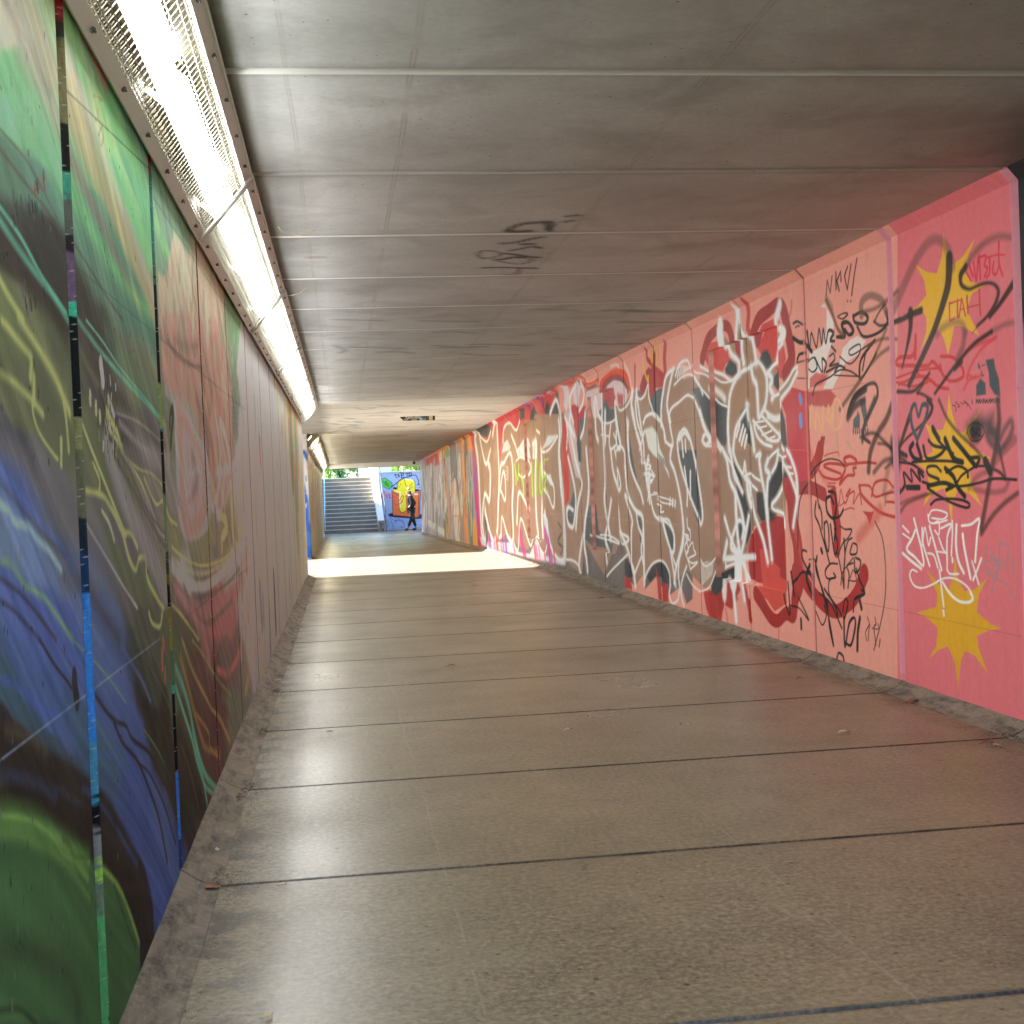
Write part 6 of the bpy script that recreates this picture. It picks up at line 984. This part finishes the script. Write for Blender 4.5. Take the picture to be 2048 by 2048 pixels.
def grit():
    m = MB(); r = random.Random(3)
    def clod(x, y, s):
        z = float(off(y))+ (.0 if -.42 < x < 3.1 else .012); p = [(x+r.uniform(-s, s), y+r.uniform(-s, s), z-.001) for _ in range(3)]; m.add(p+[(x, y, z+s*r.uniform(.4, 1))], [(0, 1, 2), (0, 1, 3), (1, 2, 3), (2, 0, 3)])
    for j in range(0, 14):
        y = float(joint(j))
        for _ in range(240 if j < 8 else 80): clod(-.47+abs(r.gauss(0, .07)), y+r.gauss(0, .05)*(1+4*r.random()**6), r.uniform(.0015, .005))
        for _ in range(150 if j < 6 else 50): clod(3.17-abs(r.gauss(0, .06)), y+r.gauss(0, .09), r.uniform(.0015, .006))
        for _ in range(120): clod(r.uniform(-.4, 3.1), y+r.gauss(0, .006), r.uniform(.001, .0028))
    for _ in range(2600): y = 2+14*r.random()**1.5; clod(-.42+abs(r.gauss(0, .02)), y, r.uniform(.001, .004))
    for _ in range(1800): y = 4+14*r.random()**1.5; clod(3.12-abs(r.gauss(0, .03)), y, r.uniform(.001, .004))
    for _ in range(260): y = 2+10*r.random()**1.4; clod(r.uniform(-.4, 3.1), y, r.uniform(.0008, .0022))
    for u, v, n, s in ((380, 1830, 160, .016), (372, 1868, 40, .01), (350, 1900, 90, .012), (356, 1800, 160, .02), (478, 1600, 120, .02), (495, 1520, 90, .02), (1990, 1490, 220, .05), (2035, 1478, 120, .05)):
        x, y, _ = on_z(u, v, 0)
        for _ in range(n): clod(x+r.gauss(0, s*.5), y+r.gauss(0, s*2.2), r.uniform(.0015, .0045))
    m.build('loose_dirt', simple('dirt', (92, 74, 58), .95, var=.4, scale=30, bmp=0), kind='stuff', label='dark dirt and grit swept into joints and along skirtings', cat='dirt')
grit()
m = MB(); x, y, _ = on_z(430, 1703, 0.01); m.tube([(0, 0, .002), (.006, 0, .006), (.016, .002, .003)], [.003, .007, .003], 8); o = m.build('pebble', MWHITE, label='tiny white pebble on the left skirting edge', cat='pebble'); o.location = (x, y, .012)
# ================================================================== PERSON
def skin(name, V, E, Rr, mat, parent, sub=2, root=0, **k):
    me = bpy.data.meshes.new(name); me.from_pydata(V, E, []); o = bpy.data.objects.new('tmp', me); C.objects.link(o)
    sm = o.modifiers.new('s', 'SKIN'); su = o.modifiers.new('u', 'SUBSURF'); su.levels = sub; su.render_levels = sub; sm.use_smooth_shade = True
    for i, r in enumerate(Rr):
        sv = me.skin_vertices[0].data[i]; sv.radius = r if isinstance(r, tuple) else (r, r); sv.use_root = (i == root)
    bpy.context.view_layer.update(); m2 = bpy.data.meshes.new_from_object(o.evaluated_get(bpy.context.evaluated_depsgraph_get())); bpy.data.objects.remove(o)
    for p in m2.polygons: p.use_smooth = True
    return obj(name, m2, mat, parent, **k)
px_, py_, _ = on_z(824, 1060.5, 0); pz_ = float(off(py_))
MSKIN = simple('skin', (150, 104, 86), .5, var=.05, bmp=0); MJ = simple('black_jacket', (8, 8, 10), .95, var=.2, scale=12); MT = simple('dark_trousers', (10, 11, 15), .7, var=.2, scale=12); MHAT = simple('pale_knit_hat', (170, 160, 118), .8, var=.15, scale=50); MSH = simple('black_shoe', (12, 12, 14), .5, var=.1, bmp=0)
pr = empty('person', (px_, py_, pz_), label='person in black jacket, dark trousers and pale beanie walking past the blue mural', cat='person')
hip = (0, 0, .95); fa = (-.18, -.05, .07); fb = (.19, .06, .07)
V = [hip, (-.01, 0, 1.15), (-.02, 0, 1.38), (-.04, 0, 1.50), (-.08, -.01, 1.60), (-.10, -.01, 1.72), (-.02, -.09, .90), (.0, -.07, .50), fa, (-.30, -.07, .035), (.03, .09, .90), (.07, .08, .50), fb, (.08, .04, .03),
     (-.03, -.19, 1.42), (.04, -.26, 1.16), (-.12, -.20, .98), (-.01, .19, 1.42), (.15, .27, 1.17), (.03, .21, .98), (-.17, -.02, 1.63)]
E = [(0, 1), (1, 2), (2, 3), (3, 4), (4, 5), (0, 6), (6, 7), (7, 8), (8, 9), (0, 10), (10, 11), (11, 12), (12, 13), (2, 14), (14, 15), (15, 16), (2, 17), (17, 18), (18, 19), (4, 20)]
Rr = [.13, .12, .14, .06, .075, .075, .09, .06, .042, .03, .09, .06, .042, .03, .06, .045, .035, .06, .045, .035, .03]
skin('body', V, E, Rr, MSKIN, pr)
J = [(0, 0, .84), (-.01, 0, 1.05), (-.01, 0, 1.22), (-.02, 0, 1.40), (-.03, 0, 1.50), (-.03, -.20, 1.42), (.04, -.24, 1.16), (-.06, -.19, .98), (-.01, .20, 1.42), (.19, .28, 1.17), (.04, .23, .98)]
skin('jacket', J, [(0, 1), (1, 2), (2, 3), (3, 4), (3, 5), (5, 6), (6, 7), (3, 8), (8, 9), (9, 10)], [(.20, .17), (.19, .17), (.18, .18), (.18, .19), (.10, .10), .10, .085, .065, .10, .085, .065], MJ, pr)
skin('trousers', [(0, 0, .93), (-.02, -.09, .86), (-.0, -.07, .50), (-.15, -.05, .16), (.03, .09, .86), (.07, .08, .50), (.17, .06, .16)], [(0, 1), (1, 2), (2, 3), (0, 4), (4, 5), (5, 6)], [.15, .12, .088, .062, .12, .088, .062], MT, pr)
for p in (((-.14, -.05, .05), (-.22, -.06, .045), (-.32, -.08, .035)), ((.22, .07, .05), (.14, .06, .05), (.02, .04, .035))): skin('shoe', list(p), [(0, 1), (1, 2)], [(.045, .05), (.05, .055), (.035, .035)], MSH, pr)
skin('hat', [(-.085, -.01, 1.74), (-.07, -.01, 1.82), (-.06, -.01, 1.87)], [(0, 1), (1, 2)], [(.105, .10), (.095, .09), (.05, .05)], MHAT, pr)
skin('hair', [(-.05, 0, 1.70), (-.02, .0, 1.60), (-.01, 0, 1.50)], [(0, 1), (1, 2)], [.085, .08, .06], MBLK, pr)
m = MB()
for yy in (-.045, .03): m.tube([(-.168, yy-.01, 1.715), (-.178, yy-.01, 1.715)], .010, 8)
m.build('eye', MBLK, pr)
skin('scarf', [(-.06, -.06, 1.52), (-.09, 0, 1.50), (-.05, .06, 1.52), (0, 0, 1.54)], [(0, 1), (1, 2), (2, 3)], [.045, .05, .045, .05], MJ, pr)
# ================================================================== LIGHT
w = bpy.data.worlds.new('World'); sc.world = w; w.use_nodes = True; nt = w.node_tree; bg = nt.nodes['Background']
sky = nt.nodes.new('ShaderNodeTexSky'); sky.sky_type = 'NISHITA'; sky.sun_disc = False
EL = R(26.5); AZ = R(-89)         # compass angle of the sun, from +Y towards +X
sky.sun_elevation = EL; sky.sun_rotation = AZ; nt.links.new(sky.outputs[0], bg.inputs[0]); bg.inputs[1].default_value = SKY
ld = bpy.data.lights.new('sun', 'SUN'); ld.energy = SUN; ld.angle = R(.5); ld.color = (1, .97, .92); so = bpy.data.objects.new('sun', ld); C.objects.link(so)
sd = Vector((math.sin(AZ)*math.cos(EL), math.cos(AZ)*math.cos(EL), math.sin(EL))); so.rotation_euler = sd.to_track_quat('Z', 'Y').to_euler()
vs = sc.view_settings; vs.view_transform = 'Standard'; vs.look = 'None'; vs.gamma = 1; vs.use_curve_mapping = False; vs.exposure = EXPO; sc.display_settings.display_device = 'sRGB'
sc.render.engine = 'CYCLES'; cy = sc.cycles; cy.use_denoising = True; cy.max_bounces = 8; cy.diffuse_bounces = 5; cy.use_adaptive_sampling = True; cy.adaptive_threshold = .025; cy.glossy_bounces = 4; cy.transmission_bounces = 4; cy.sample_clamp_indirect = 4; cy.sample_clamp_direct = 12; cy.blur_glossy = 1.0; cy.caustics_reflective = False; cy.caustics_refractive = False
try: cy.denoiser = 'OPENIMAGEDENOISE'; cy.denoising_input_passes = 'RGB_ALBEDO_NORMAL'
except Exception: pass
